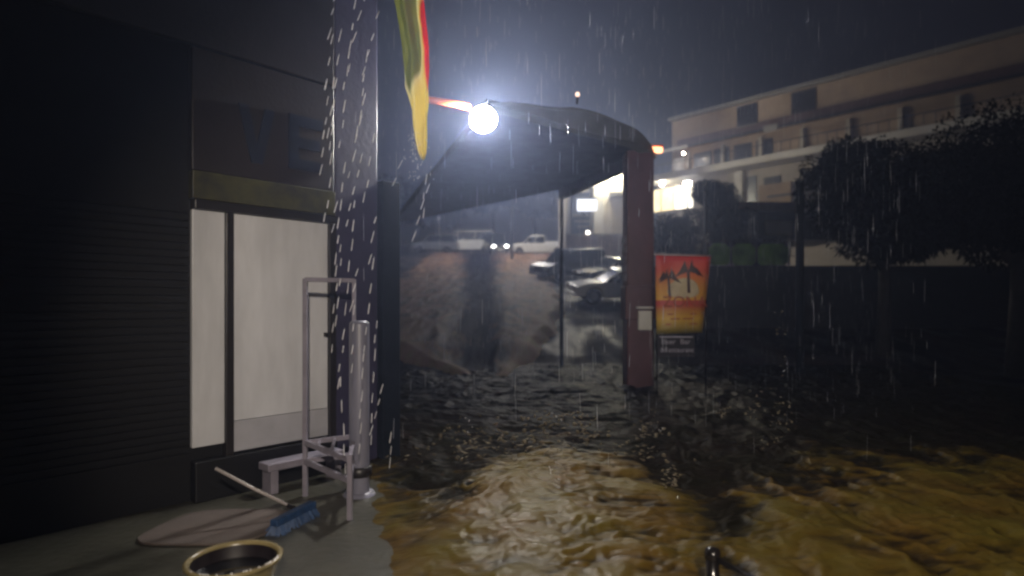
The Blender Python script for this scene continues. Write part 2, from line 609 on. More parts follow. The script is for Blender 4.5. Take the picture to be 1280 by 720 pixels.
rk = thing('metal_rack', 'tall narrow white metal rack standing before the cream panel', 'rack', (-1.75, 5.3, 0))
FL, FR, BR, BL = Vector((-1.775, 5.3, 0)), Vector((-1.24, 4.72, 0)), Vector((-1.42, 5.55, 0)), Vector((-1.80, 5.62, 0))
Z = lambda p, z: Vector((p.x, p.y, z))
bar(Z(FL, 0), Z(FL, 1.87), 0.022).build('post', M['white_metal'], rk, bevel=0.004)
bar(Z(BR, 0), Z(BR, 1.87), 0.018).build('post', M['white_metal'], rk, bevel=0.004)
bar(Z(FR, 0), Z(FR, 0.50), 0.022).build('leg', M['white_metal'], rk, bevel=0.004)
bar(Z(FL, 1.86), Z(BR, 1.86), 0.020).build('top_bar', M['white_metal'], rk)
for z in (0.46, 0.30):
    bar(Z(FL, z), Z(FR, z), 0.022).build('rail', M['white_metal'], rk)
    bar(Z(FL, z), Z(BR, z), 0.022).build('rail', M['white_metal'], rk)
    bar(Z(BR, z), Z(FR, z), 0.020).build('rail', M['white_metal'], rk)
for t in (0.3, 0.6):
    bar(Z(FL, 0.46).lerp(Z(BR, 0.46), t), Z(FL, 0.46).lerp(Z(FR, 0.46), t), 0.012).build('slat', M['white_metal'], rk)

pp = thing('standpipe', 'thick pale grey pipe standing upright beside the white rack', 'pipe', at(450, 600, 5.35))
c = at(449, 600, 5.35)
MB().lathe([(0.0, 1.505), (0.06, 1.505), (0.082, 1.49), (0.086, 1.47), (0.086, 0.22), (0.088, 0.0)], (c.x, c.y, 0.0), 20).build('pipe', M['pipe'], pp, smooth=True)
MB().lathe([(0.089, 0.25), (0.108, 0.245), (0.110, 0.17), (0.089, 0.16)], (c.x, c.y, 0.0), 20).build('collar', M['darkframe'], pp, smooth=True)
MB().lathe([(0.0, 0.03), (0.12, 0.03), (0.14, 0.0)], (c.x, c.y, 0.0), 20).build('base', M['pipe'], pp, smooth=True)

lb = thing('low_bench', 'low white bench against the dark plinth below the cream panel', 'bench', SM @ Vector((0.5, 0.3, 0)))
sbox(0.04, 0.80, 0.12, 0.30, 0.20, 0.265).build('seat', M['white_metal'], lb, bevel=0.008)
sbox(0.70, 0.77, 0.13, 0.29, 0.0, 0.198).build('leg', M['white_metal'], lb, bevel=0.006)
sbox(0.07, 0.14, 0.13, 0.29, 0.0, 0.198).build('leg', M['white_metal'], lb, bevel=0.006)

br = thing('broom', 'blue headed broom with a thin pale stick lying across the terrace', 'broom', (-1.6, 4.7, 0))
h0, h1 = Vector((-2.22, 4.62, 0.42)), Vector((-1.72, 4.72, 0.115))
MB().tube([h0, h0.lerp(h1, 0.5) + Vector((0, 0, -0.006)), h1], 0.013, 8).build('stick', M['steel'], br, smooth=True)
h2 = Vector((-1.60, 4.74, 0.045))
MB().tube([h1, h2], [0.017, 0.022], 8).build('socket', M['black'], br, smooth=True)
hd = Vector((0.16, 0.5, 0)).normalized()
hs = Vector((hd.y, -hd.x, 0))
mid = Vector((-1.63, 4.62, 0.06))
HM = Matrix(((hd.x, hs.x, 0, mid.x), (hd.y, hs.y, 0, mid.y), (0, 0, 1, mid.z), (0, 0, 0, 1)))
hb = MB().box(-0.23, 0.23, -0.035, 0.035, 0.0, 0.05, HM).build('head', M['blue'], br, bevel=0.01)
mb = MB()
for i in range(420):
    x, y = random.uniform(-0.225, 0.225), random.uniform(-0.04, 0.04)
    q = HM @ Vector((x, y, 0.0))
    e_ = HM @ Vector((x * 1.12 + random.uniform(-.02, .02), y * 2.0 + random.uniform(-.02, .02), -0.058))
    mb.tube([q, e_], 0.003, 3, cap=False)
mb.build('bristles', M['blue'], br, kind='stuff')

mt = MB()
pts = []
for k in range(24):
    a = 2 * PI * k / 24
    cx = math.copysign(abs(math.cos(a)) ** 0.55, math.cos(a)) * 0.44
    cy = math.copysign(abs(math.sin(a)) ** 0.55, math.sin(a)) * 0.36
    pts.append((-2.16 + cx + 0.18 * cy, 4.55 + cy))
mt.prism(pts, 0.003, 0.022)
tag(mt.build('floor_mat', M['mat'], bevel=0.006), 'pale pinkish mat on the wet terrace behind the basin', 'mat')

bs = thing('basin', 'round olive basin with a gold rim and dark water at the terrace corner', 'basin', (-1.52, 3.42, 0))
cb = (-1.53, 3.40, 0)
MB().lathe([(0.0, 0.0), (0.16, 0.0), (0.215, 0.15), (0.232, 0.225), (0.236, 0.242)], cb, 36).build('tub', M['basin'], bs, smooth=True)
MB().lathe([(0.236, 0.232), (0.252, 0.238), (0.254, 0.252), (0.242, 0.260), (0.226, 0.254), (0.222, 0.24)], cb, 36).build('rim', M['basin'], bs, smooth=True)
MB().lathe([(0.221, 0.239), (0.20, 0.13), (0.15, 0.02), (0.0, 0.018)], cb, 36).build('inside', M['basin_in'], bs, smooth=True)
MB().lathe([(0.0, 0.175), (0.206, 0.175)], cb, 36).build('water', M['water'], bs)
mb = MB()
for k in range(30):
    a = random.uniform(-2.4, 0.2)
    q = Vector((cb[0] + 0.24 * math.cos(a), cb[1] + 0.24 * math.sin(a), 0.26))
    mb.lathe([(0, 0.006), (0.004, 0.003), (0.005, 0)], q, 6)
mb.build('splash', M['drip'], bs, kind='stuff')

# black railing post at the bottom right
rl = thing('handrail', 'black metal railing post with a rail running off to the right', 'railing', (1.1, 3.3, 0))
pr = at(891, 690, 3.35)
MB().tube([(pr.x, pr.y, -0.08), (pr.x, pr.y, pr.z - 0.03)], 0.036, 12).build('post', M['black'], rl, smooth=True)
MB().lathe([(0.044, -0.035), (0.046, -0.005), (0.036, 0.016), (0.012, 0.024), (0.0, 0.025)], pr, 14).build('cap', M['black'], rl, smooth=True)
re = at(950, 728, 2.9)
MB().tube([(pr.x + .02, pr.y - .02, pr.z - 0.035), re, re + (re - pr) * 1.4], 0.017, 10).build('rail', M['black'], rl, smooth=True)
pe = re + (re - pr) * 1.3
MB().tube([(pe.x, pe.y, -0.08), pe], 0.03, 12).build('post', M['black'], rl, smooth=True)


# ------------------------------------------------------------------ vegetation
def leaf_cloud(pos, dirs, L, W, droop=0.3, seed=1):
    """one small folded leaf (5 verts, 4 tris) per row of pos"""
    r = np.random.default_rng(seed)
    n = len(pos)
    d = dirs / np.linalg.norm(dirs, axis=1, keepdims=True)
    up = r.normal(size=(n, 3)) * 0.6 + np.array([0, 0, 1.0])
    s = np.cross(d, up)
    s /= np.linalg.norm(s, axis=1, keepdims=True) + 1e-6
    nn = np.cross(s, d)
    L = np.asarray(L).reshape(-1, 1)
    W = np.asarray(W).reshape(-1, 1)
    dz = np.array([0, 0, -1.0])
    v0 = pos
    vm = pos + d * L * 0.45 - nn * W * 0.18 + dz * L * droop * 0.15
    v1 = pos + d * L * 0.42 + s * W * 0.5 + dz * L * droop * 0.2
    v2 = pos + d * L * 0.42 - s * W * 0.5 + dz * L * droop * 0.2
    v3 = pos + d * L + dz * L * droop
    v = np.stack([v0, v1, vm, v2, v3], 1).reshape(-1, 3)
    b = (np.arange(n) * 5)[:, None]
    f = np.concatenate([b + np.array([[0, 1, 2]]), b + np.array([[0, 2, 3]]), b + np.array([[1, 4, 2]]), b + np.array([[2, 4, 3]])])
    return v, f


def np_mesh(name, v, f, m, parent=None, kind=None):
    me = bpy.data.meshes.new(name)
    n, k = f.shape
    me.vertices.add(len(v))
    me.vertices.foreach_set('co', v.astype(np.float32).ravel())
    me.loops.add(n * k)
    me.loops.foreach_set('vertex_index', f.astype(np.int32).ravel())
    me.polygons.add(n)
    me.polygons.foreach_set('loop_start', np.arange(0, n * k, k, dtype=np.int32))
    me.polygons.foreach_set('loop_total', np.full(n, k, dtype=np.int32))
    me.update(calc_edges=True)
    me.materials.append(m)
    o = bpy.data.objects.new(name, me)
    C.objects.link(o)
    if parent is not None:
        adopt(o, parent)
    if kind:
        o['kind'] = kind
    return o


def blob_points(n, c, rad, seed, lo=0.55):
    """points in the outer shell of a lumpy ellipsoid, upper part favoured"""
    r = np.random.default_rng(seed)
    d = r.normal(size=(n, 3))
    d /= np.linalg.norm(d, axis=1, keepdims=True)
    ph = r.uniform(0, 6, 6)
    lump = 1 + 0.16 * np.sin(d[:, 0] * 4 + ph[0]) * np.cos(d[:, 1] * 3.3 + ph[1]) + 0.12 * np.sin(d[:, 2] * 6 + ph[2]) + 0.09 * np.sin(d[:, 0] * 9 + d[:, 2] * 8 + ph[3])
    rr = (lo + (1 - lo) * r.random(n) ** 0.5) * lump
    return np.array(c) + d * rr[:, None] * np.array(rad), d


# ------------------------------------------------------------------ the flood
def vnoise(x, y, seed):
    """smooth value noise in numpy, range 0-1"""
    r = np.random.default_rng(seed)
    T = r.random((256, 256))
    xi, yi = np.floor(x).astype(int), np.floor(y).astype(int)
    fx, fy = x - xi, y - yi
    fx, fy = fx * fx * (3 - 2 * fx), fy * fy * (3 - 2 * fy)
    g = lambda a, b: T[a % 256, b % 256]
    return (g(xi, yi) * (1 - fx) + g(xi + 1, yi) * fx) * (1 - fy) + (g(xi, yi + 1) * (1 - fx) + g(xi + 1, yi + 1) * fx) * fy


def ridged(x, y, seed, octs=5):
    s_, a, tot = 0, 1.0, 0
    for o in range(octs):
        s_ = s_ + a * (1 - np.sqrt((2 * vnoise(x * 2 ** o, y * 2 ** o, seed + o) - 1) ** 2 + 0.02))
        tot += a
        a *= 0.45
    return s_ / tot


def fbm(x, y, seed, octs=4):
    s_, a, tot = 0, 1.0, 0
    for o in range(octs):
        s_ = s_ + a * vnoise(x * 2 ** o, y * 2 ** o, seed + o)
        tot += a
        a *= 0.5
    return s_ / tot


def sstep(x, a, b):
    t = np.clip((x - a) / (b - a), 0, 1)
    return t * t * (3 - 2 * t)


def flood_height(x, y, full=False):
    wx = x + 0.55 * (fbm(x * 1.3, y * 1.3, 90) - 0.5) + 0.16 * (fbm(x * 4, y * 4, 92) - 0.5)
    wy = y + 0.80 * (fbm(x * 1.5, y * 1.1, 95) - 0.5) + 0.20 * (fbm(x * 4, y * 3, 97) - 0.5)
    left = 1 - sstep(wx - 0.16 * (y - 4), 1.15, 1.75)
    right = sstep(wx - 0.22 * (y - 4), 1.22, 1.75)
    yc = 5.5 + 1.9 * np.exp(-((wx - 0.58) / 0.85) ** 4)
    yr = 5.8 + 1.0 * sstep(wx, 1.9, 3.4)
    lc = left * (1 - sstep(wy, yc - 1.9, yc + 0.7))
    rc = right * (1 - sstep(wy, yr - 1.9, yr + 0.9))
    near = np.maximum(lc, rc)
    h = 0.10 * lc * (0.5 + 0.5 * np.exp(-((wx - 0.55) / 0.62) ** 2)) * sstep(y, 2.0, 5.0) + 0.09 * rc
    mixr = sstep(wx, 1.0, 2.0)
    b1 = ridged(wx * 1.1 + 3, wy * 2.7, 11, 4) * (1 - mixr) + ridged(wx * 2.9 + 9, wy * 1.1, 31, 4) * mixr
    b2 = ridged(wx * 3.6 + 1, wy * 6.5, 41, 3) * (1 - mixr) + ridged(wx * 7.5, wy * 3.0, 43, 3) * mixr
    b3 = ridged(wx * 11, wy * 16, 47, 3)
    h += (b1 ** 1.6 - 0.40) * (0.115 - 0.035 * near) + (b2 ** 1.6 - 0.40) * (0.055 - 0.012 * near) + (b3 - 0.5) * 0.016
    if full:
        froth = np.clip(b1 ** 3 * 0.9 + b2 ** 3 * 0.7 + (b3 - 0.5) * 0.4 - 0.45, -0.25, 0.55)
        return h + 0.045, near, froth
    return h + 0.045


def grid_mesh(name, X, Y, Z, att, m, parent=None):
    ny, nx = X.shape
    v = np.stack([X, Y, Z], -1).reshape(-1, 3)
    i = (np.arange(ny - 1)[:, None] * nx + np.arange(nx - 1)[None]).ravel()[:, None]
    f = np.concatenate([i, i + 1, i + nx + 1, i + nx], 1)
    o = np_mesh(name, v, f, m, parent)
    a_ = o.data.attributes.new('crest', 'FLOAT', 'POINT')
    a_.data.foreach_set('value', att.ravel().astype(np.float32))
    o.data.polygons.foreach_set('use_smooth', [True] * len(o.data.polygons))
    return o


def mud_water(name, c_dark, c_mid, c_foam, scale, stretch, rough):
    m = bpy.data.materials.new(name)
    m.use_nodes = True
    nt = m.node_tree
    N, L = nt.nodes, nt.links
    p = N['Principled BSDF']
    tc = N.new('ShaderNodeTexCoord')
    mp = N.new('ShaderNodeMapping')
    mp.inputs['Scale'].default_value = stretch
    L.new(tc.outputs['Object'], mp.inputs[0])
    nz = N.new('ShaderNodeTexNoise')
    nz.inputs['Scale'].default_value = scale
    nz.inputs['Detail'].default_value = 7
    nz.inputs['Roughness'].default_value = 0.6
    nz.inputs['Distortion'].default_value = 1.6
    L.new(mp.outputs[0], nz.inputs['Vector'])
    at_ = N.new('ShaderNodeAttribute')
    at_.attribute_name = 'crest'
    ad = N.new('ShaderNodeMath')
    ad.operation = 'MULTIPLY_ADD'
    L.new(nz.outputs['Fac'], ad.inputs[0])
    ad.inputs[1].default_value = 0.9
    L.new(at_.outputs['Fac'], ad.inputs[2])
    cr = N.new('ShaderNodeValToRGB')
    e = cr.color_ramp.elements
    e[0].position, e[0].color = 0.24, (*c_dark, 1)
    e[1].position, e[1].color = 1.12 if False else 1.0, (*c_foam, 1)
    x = e.new(0.50)
    x.color = (*c_mid, 1)
    L.new(ad.outputs[0], cr.inputs[0])
    n2 = N.new('ShaderNodeTexNoise')
    n2.inputs['Scale'].default_value = 1.7
    n2.inputs['Detail'].default_value = 3
    L.new(tc.outputs['Object'], n2.inputs['Vector'])
    r2 = N.new('ShaderNodeValToRGB')
    r2.color_ramp.elements[0].position, r2.color_ramp.elements[0].color = 0.36, (1.0, 0.88, 0.86, 1)
    r2.color_ramp.elements[1].position, r2.color_ramp.elements[1].color = 0.64, (0.92, 1.0, 0.78, 1)
    L.new(n2.outputs['Fac'], r2.inputs[0])
    mx = N.new('ShaderNodeMix')
    mx.data_type = 'RGBA'
    mx.blend_type = 'MULTIPLY'
    mx.inputs[0].default_value = 1
    L.new(cr.outputs[0], mx.inputs[6])
    L.new(r2.outputs[0], mx.inputs[7])
    L.new(mx.outputs[2], p.inputs['Base Color'])
    p.inputs['Roughness'].default_value = rough
    sp_ = N.new('ShaderNodeMapRange')      # gloss follows the attribute, cut back on the painted dark water
    sp_.inputs[1].default_value = -0.25
    sp_.inputs[2].default_value = 0.0
    sp_.inputs[3].default_value = 0.02
    sp_.inputs[4].default_value = 0.26
    L.new(at_.outputs['Fac'], sp_.inputs[0])
    L.new(sp_.outputs[0], p.inputs['Specular IOR Level'])
    p.inputs['IOR'].default_value = 1.33
    b = N.new('ShaderNodeBump')
    b.inputs['Strength'].default_value = 0.4
    b.inputs['Distance'].default_value = 0.03
    n3 = N.new('ShaderNodeTexNoise')
    n3.inputs['Scale'].default_value = scale * 4
    n3.inputs['Detail'].default_value = 5
    n3.inputs['Distortion'].default_value = 1.0
    L.new(mp.outputs[0], n3.inputs['Vector'])
    L.new(n3.outputs['Fac'], b.inputs['Height'])
    L.new(b.outputs[0], p.inputs['Normal'])
    return m


M['flood'] = mud_water('muddy_flood_water', (0.010, 0.008, 0.005), (0.092, 0.060, 0.009), (0.130, 0.096, 0.024), 3.0, (0.5, 1.8, 1), 0.40)
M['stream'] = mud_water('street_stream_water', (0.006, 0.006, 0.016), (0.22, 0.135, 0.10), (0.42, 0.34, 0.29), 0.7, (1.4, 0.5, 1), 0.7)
M['spray'] = mat('muddy_spray', (0.26, 0.23, 0.16), 0.2, col2=(0.12, 0.09, 0.055), island=True, scale=3, trans=0.25)

gs, gy = np.meshgrid(np.linspace(0, 1, 620), np.concatenate([np.linspace(1.8, 7.5, 420), np.linspace(7.52, 16.2, 220)]))
gx0 = -1.55 - np.clip(gy - 6.5, 0, 3.5) * 1.0
gx = gx0 + (9.5 - gx0) * gs ** 1.25
gz, gnear, froth = flood_height(gx, gy, True)
crest = 0.60 * froth * (0.45 + 0.55 * gnear) - 0.50 * (1 - gnear) + 0.06  # far water painted dark, standing in for light falling off
# the water thins out over the edge of the terrace
shore = sstep(gx - (-0.84 - 0.32 * np.clip(gy - 3.8, 0, 4)) + 0.30 * (fbm(gx * 2, gy * 2, 5) - 0.5), -0.10, 0.85)
shore = np.maximum(shore, sstep(gy, 6.2, 6.8))
gz = np.maximum(gz, 0.006 + 0.014 * fbm(gx * 5, gy * 5, 7)) * shore + (1 - shore) * (-0.02)
wt = grid_mesh('water', gx, gy, gz, crest * shore, M['flood'])
wt['kind'] = 'structure'
wt['label'] = 'churning muddy flood water round the column and along the terrace'

# the stream that comes down the car park and ends in a pale foaming lip
sy = np.linspace(0, 1, 260)[:, None] * np.ones((1, 150))
sx = np.ones((260, 1)) * np.linspace(0, 1, 150)[None]
Yy = 13.2 + sy * 44
ctr = np.interp(Yy, [13.2, 15, 18, 24, 35, 58], [-0.45, -0.85, -1.5, -2.0, -2.2, -2.0])
hw = np.interp(Yy, [13.2, 13.8, 15, 18, 24, 58], [0.25, 0.75, 1.15, 2.4, 4.2, 5.5])
edge_n = (fbm(Yy * 0.9, sx * 3, 44) - 0.5) * 0.5
Xx = ctr + (sx * 2 - 1) * hw * (1 + edge_n * 0.4)
gzz = np.vectorize(lambda q: ground_z(0, q))(Yy)
rim = np.minimum(np.minimum(sx, 1 - sx) * 2 * hw, (Yy - 13.1) * 1.2)
thick = 0.30 * sstep(rim, 0.0, 0.45) * (1 - 0.5 * sstep(Yy, 20, 40))
shaded_gully = np.exp(-((Xx + 0.052 * Yy + 0.02) / (0.35 + 0.02 * Yy)) ** 2)
Zz = gzz + 0.0 + thick * (1 - 0.6 * shaded_gully) + (ridged(Xx * 1.6, Yy * 0.5, 53) - 0.5) * 0.16 * sstep(rim, 0, 0.3) - 0.03 * (rim < 0.02)
foam_shade = 0.45 * np.exp(-((rim - 0.30) / 0.28) ** 2) * (1 - sstep(Yy, 22, 30)) * (0.5 + fbm(Xx * 2, Yy * 2, 66)) - 0.36 * shaded_gully  # dark bluish shade along the gully put into the colour
st = grid_mesh('stream', Xx, Yy, Zz, foam_shade, M['stream'])
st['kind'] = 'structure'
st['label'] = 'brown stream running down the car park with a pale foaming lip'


def drops(P, Ln, Rd, tilt, seed=1):
    """elongated six-faced water drops: P centres, Ln lengths, Rd radii, tilt (dx,dy per unit length)"""
    n = len(P)
    d = np.stack([tilt[:, 0], tilt[:, 1], np.ones(n)], 1)
    d /= np.linalg.norm(d, axis=1, keepdims=True)
    a = np.array([1.0, 0, 0])
    b = np.array([0, 1.0, 0])
    Ln, Rd = Ln[:, None], Rd[:, None]
    lo, hi = P - d * Ln * .36, P + d * Ln * .30
    V_ = np.stack([P + d * Ln / 2, hi + a * Rd * .8, hi + b * Rd * .8, hi - a * Rd * .8, hi - b * Rd * .8, lo + a * Rd, lo + b * Rd, lo - a * Rd, lo - b * Rd, P - d * Ln / 2], 1).reshape(-1, 3)
    bi = (np.arange(n) * 10)[:, None]
    T_ = []
    for k in range(4):
        k2 = (k + 1) % 4
        T_ += [(0, 1 + k, 1 + k2), (1 + k, 5 + k, 5 + k2), (1 + k, 5 + k2, 1 + k2), (9, 5 + k2, 5 + k)]
    F_ = np.concatenate([bi + np.array([q]) for q in T_])
    return V_, F_


def spray(name, label, spots, n, seed, size=(0.008, 0.035)):
    """thrown-up flecks of muddy water: small stretched lumps"""
    r = np.random.default_rng(seed)
    P, Ls_, Rs_, Ts_ = [], [], [], []
    for k in range(n):
        px, py, Y, sx_, sy_ = spots[r.integers(len(spots))]
        q = at(px + r.normal() * sx_, py + r.normal() * sy_, Y + r.normal() * 0.15)
        P.append(tuple(q))
        l = r.uniform(*size)
        Ls_.append(l)
        Rs_.append(l * r.uniform(0.25, 0.6))
        Ts_.append((r.normal() * 2.2, r.normal() * 0.5))
    v, f = drops(np.array(P), np.array(Ls_), np.array(Rs_), np.array(Ts_))
    o = np_mesh(name, v, f, M['spray'], None, 'stuff')
    return tag(o, label, 'spray', kind='stuff')


spray('spray', 'flecks of muddy spray along the crest of the flood water', [(700, 520, 6.2, 22, 5), (735, 545, 6.0, 12, 10), (650, 545, 6.2, 25, 8), (590, 545, 6.6, 16, 14), (680, 560, 5.8, 60, 12), (570, 570, 6.0, 30, 12), (800, 560, 6.2, 22, 14), (842, 600, 5.2, 8, 12), (812, 535, 6.8, 9, 8), (690, 530, 6.6, 45, 7), (620, 560, 6.2, 45, 9)], 520, 81, (0.006, 0.050))  # some flecks stand in for glints on the dark ripples
spray('spray', 'flecks of muddy spray thrown up at the right side of the flood', [(955, 500, 6.2, 14, 12), (940, 515, 6.0, 18, 10), (975, 520, 6.0, 14, 14), (905, 515, 6.4, 4, 5), (960, 545, 5.8, 26, 12), (978, 430, 7.4, 4, 22)], 150, 82, (0.005, 0.03))

# --- trees
def tree(name, label, base, h, crown_r, n, seed, lobes=5, m=None, leaf=(0.11, 0.22), cat='tree', group=None, squash=0.8):
    t = thing(name, label, cat, base, group=group)
    r = np.random.default_rng(seed)
    bx, by, bz = base
    top = h
    mb = MB()
    mb.tube([(bx, by, bz - 0.15), (bx + 0.04 * h * .3, by, bz + h * 0.3), (bx, by, bz + h * 0.62)], [h * 0.035, h * 0.026, h * 0.016], 8)
    cs = []
    for k in range(lobes):
        a = 2 * PI * k / lobes + r.uniform(0, 1)
        rr = crown_r * r.uniform(0.25, 0.62)
        cc = (bx + math.cos(a) * rr, by + math.sin(a) * rr, bz + h * r.uniform(0.55, 0.86))
        cs.append(cc)
        mb.tube([(bx, by, bz + h * 0.4), ((bx + cc[0]) / 2, (by + cc[1]) / 2, bz + h * 0.58), cc], [h * 0.016, h * 0.011, h * 0.004], 6)
    cs.append((bx, by, bz + h * 0.82))
    mb.build('trunk', M['bark'], t, smooth=True)
    n = int(n * 1.5)
    P, D = [], []
    for k, cc in enumerate(cs):
        rad = crown_r * r.uniform(0.42, 0.62)
        p, d = blob_points(n // len(cs), cc, (rad, rad, rad * squash), seed * 10 + k, 0.45)
        P.append(p)
        D.append(d + r.normal(size=d.shape) * 0.8)
    P = np.concatenate(P)
    D = np.concatenate(D)
    v, f = leaf_cloud(P, D, r.uniform(*leaf, len(P)), r.uniform(leaf[0] * .45, leaf[1] * .5, len(P)), 0.3, seed)
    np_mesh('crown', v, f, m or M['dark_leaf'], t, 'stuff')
    return t


def gat(px, Y):
    x = (px - 640) / F * Y
    return (x, Y, ground_z(x, Y))


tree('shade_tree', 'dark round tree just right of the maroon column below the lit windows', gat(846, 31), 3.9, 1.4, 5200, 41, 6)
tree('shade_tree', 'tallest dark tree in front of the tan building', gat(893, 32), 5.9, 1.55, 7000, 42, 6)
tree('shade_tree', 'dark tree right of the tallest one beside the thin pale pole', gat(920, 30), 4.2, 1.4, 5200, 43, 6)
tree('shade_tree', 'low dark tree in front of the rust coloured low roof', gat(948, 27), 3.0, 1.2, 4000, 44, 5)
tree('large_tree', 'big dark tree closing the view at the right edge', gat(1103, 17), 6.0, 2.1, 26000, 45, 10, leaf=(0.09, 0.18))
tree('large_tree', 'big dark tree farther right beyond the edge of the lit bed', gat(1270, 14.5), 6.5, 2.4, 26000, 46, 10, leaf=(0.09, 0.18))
for k, (px, Y, h, cr) in enumerate([(470, 72, 8, 4.5), (545, 76, 7, 4.2), (615, 78, 9, 5), (668, 80, 7, 4.0)]):
    tree('far_tree', ['far dark tree behind the shop pier', 'far dark tree behind the grey parked car', 'far dark tree behind the car with its headlamps on', 'far dark tree above the white pickup'][k],
         gat(px, Y), h, cr, 3200, 50 + k, 5, leaf=(0.5, 0.9), group='dark trees beyond the car park')

# ------------------------------------------------------------------ the shelter: roof slab, column, thin far post
cp = thing('shelter', 'open shelter with a dark flat roof on a thick maroon column', 'shelter', (2.32, 12.1, -0.08))
P0, P1, P2 = Vector((-0.38, 9.42, 0)), Vector((2.72, 12.1, 0)), Vector((1.29, 16.0, 0))
P3 = Vector((-4.45, 23.0, 0))
# rounded near corner at the column
corner = [P1 + (P0 - P1).normalized() * 0.9, P1 + (P0 - P1).normalized() * 0.35 + (P2 - P1).normalized() * 0.03, P1 + (P2 - P1).normalized() * 0.30 + (P0 - P1).normalized() * .05, P1 + (P2 - P1).normalized() * 0.8]
poly = [P0] + corner + [P2, P3]
MB().prism([(p.x, p.y) for p in poly], 4.62, 4.80).build('roof_deck', M['canopy'], cp, bevel=0.02)
# fascia: a run of sagging sheet pieces along the near edge
mb = MB()
npts = 24
e0, e1 = P0, P1
dirE = (e1 - e0).normalized()
nE = Vector((dirE.y, -dirE.x, 0))
vs, fs = [], []
for i in range(npts + 1):
    t = i / npts
    p = e0.lerp(e1, t)
    drop = 0.42 * max(0, (t - 0.80) / 0.20) ** 2
    bulge = 0.10 + 0.05 * math.sin(9 * t)
    topz = 4.72 + 0.34 * min(1, t * 2.2) - drop + 0.03 * math.sin(13 * t)
    for (o_, z_) in ((0.0, topz), (bulge, topz - 0.08), (bulge * 1.1, 4.66 - drop * .4), (0.0, 4.60 - drop * .4)):
        q = p + nE * o_
        vs.append((q.x, q.y, z_))
for i in range(npts):
    for k in range(4):
        a, b = i * 4 + k, i * 4 + (k + 1) % 4
        fs.append((a, a + 4, b + 4, b))
fs += [(0, 1, 2, 3), tuple(npts * 4 + k for k in (3, 2, 1, 0))]
mb.add(vs, fs)
mb.build('fascia', M['fascia'], cp, smooth=False)
# far beam and side beam
def beam(a, b, w_, z0, z1):
    d = (b - a).normalized()
    s = Vector((d.y, -d.x, 0)) * w_
    return MB().prism([(q.x, q.y) for q in (a - s, b - s, b + s, a + s)], z0, z1)


beam(P1 + Vector((-0.35, 0.4, 0)), P2, 0.09, 4.38, 4.61).build('beam', M['canopy'], cp)
cx, cy = 2.47, 12.1
mb = MB()
mb.box(cx - 0.26, cx + 0.26, cy - 0.25, cy + 0.25, -0.1, 4.61)
mb.build('column', M['column'], cp, bevel=0.03)
mb = MB()
mb.box(cx - 0.30, cx + 0.28, cy - 0.29, cy + 0.27, 1.35, 2.0)
mb.build('column_band', M['column'], cp, bevel=0.02)
mb = MB()
for k in range(5):
    mb.box(cx - 0.285, cx - 0.262, cy - 0.2, cy + 0.2, 2.1 + k * 0.18, 2.24 + k * 0.18)
mb.build('side_trim', M['white_metal'], cp)
pb = at(702, 400, 16.0)
MB().tube([(pb.x, 16, 0), (pb.x, 16, 4.5)], 0.05, 10).build('post', M['navy_post'], cp, smooth=True)

MB().tube([(P3.x + .1, P3.y - .1, ground_z(0, P3.y)), (P3.x + .1, P3.y - .1, 4.62)], 0.06, 10).build('post', M['navy_post'], cp, smooth=True)

# shiny white box on the column
wb = thing('meter_box', 'small glossy white box fixed low on the maroon column', 'box', (cx + 0.02, cy - 0.30, 1.1))
MB().box(cx - 0.06, cx + 0.20, cy - 0.34, cy - 0.252, 1.15, 1.52).build('case', M['whitebox'], wb, bevel=0.02)
MB().box(cx - 0.10, cx + 0.22, cy - 0.40, cy - 0.252, 1.56, 1.60).build('hood', M['whitebox'], wb, bevel=0.01)
# orange lamp on the column's right side
ol = thing('orange_lamp', 'small glowing orange lamp on the right side of the maroon column', 'lamp', (cx + 0.3, cy, 4.6))
p = at(821, 187, 12.0)
MB().box(p.x - 0.11, p.x + 0.11, p.y - 0.05, p.y + 0.05, p.z - 0.06, p.z + 0.05).build('lens', M['lamp_o'], ol, bevel=0.02)
MB().box(p.x - 0.13, p.x + 0.12, p.y - 0.06, p.y + 0.06, p.z + 0.053, p.z + 0.085).build('cap', M['orange'], ol, bevel=0.01)
MB().box(cx + 0.255, p.x - 0.111, p.y - 0.02, p.y + 0.02, p.z - 0.02, p.z + 0.03).build('bracket', M['black'], ol)
# tiny lamp on the roof edge
tl = thing('roof_lamp', 'tiny reddish lamp on the edge of the shelter roof', 'lamp', at(723, 120, 10.6))
p = at(722, 118, 10.55)
MB().lathe([(0, 0.045), (0.03, 0.035), (0.04, 0), (0.03, -0.03), (0, -0.04)], p, 10).build('bulb', emis('tiny_lamp', (1, .7, .55), 1.6), tl, smooth=True)
MB().tube([p + Vector((0, 0, -0.035)), p + Vector((0.0, 0.12, -0.12))], 0.02, 6).build('stalk', M['black'], tl)

# ------------------------------------------------------------------ the big lamp on its orange arm
LP = at(604, 149, 7.6)
lm = thing('street_lamp', 'blazing white globe lamp on an orange arm out of the shop eaves', 'lamp', LP)
mb = MB()
prof = [(0.158 * math.sin(PI * k / 14), 0.158 * math.cos(PI * k / 14)) for k in range(15)]
mb.lathe(prof, LP, 24).build('globe', M['globe'], lm, smooth=True)
ax = Vector((0.05, 1.0, -0.32)).normalized()
RQ = Matrix.Translation(LP) @ ax.to_track_quat('Z', 'Y').to_matrix().to_4x4()
mb = MB()
mb.lathe([(0.165 * math.sin(PI / 2 * k / 9), 0.165 * math.cos(PI / 2 * k / 9)) for k in range(9)] + [(0.172 * math.sin(PI / 2 * k / 9), 0.172 * math.cos(PI / 2 * k / 9)) for k in range(8, -1, -1)], (0, 0, 0), 24)
mb.v = [tuple(RQ @ Vector(v)) for v in mb.v]
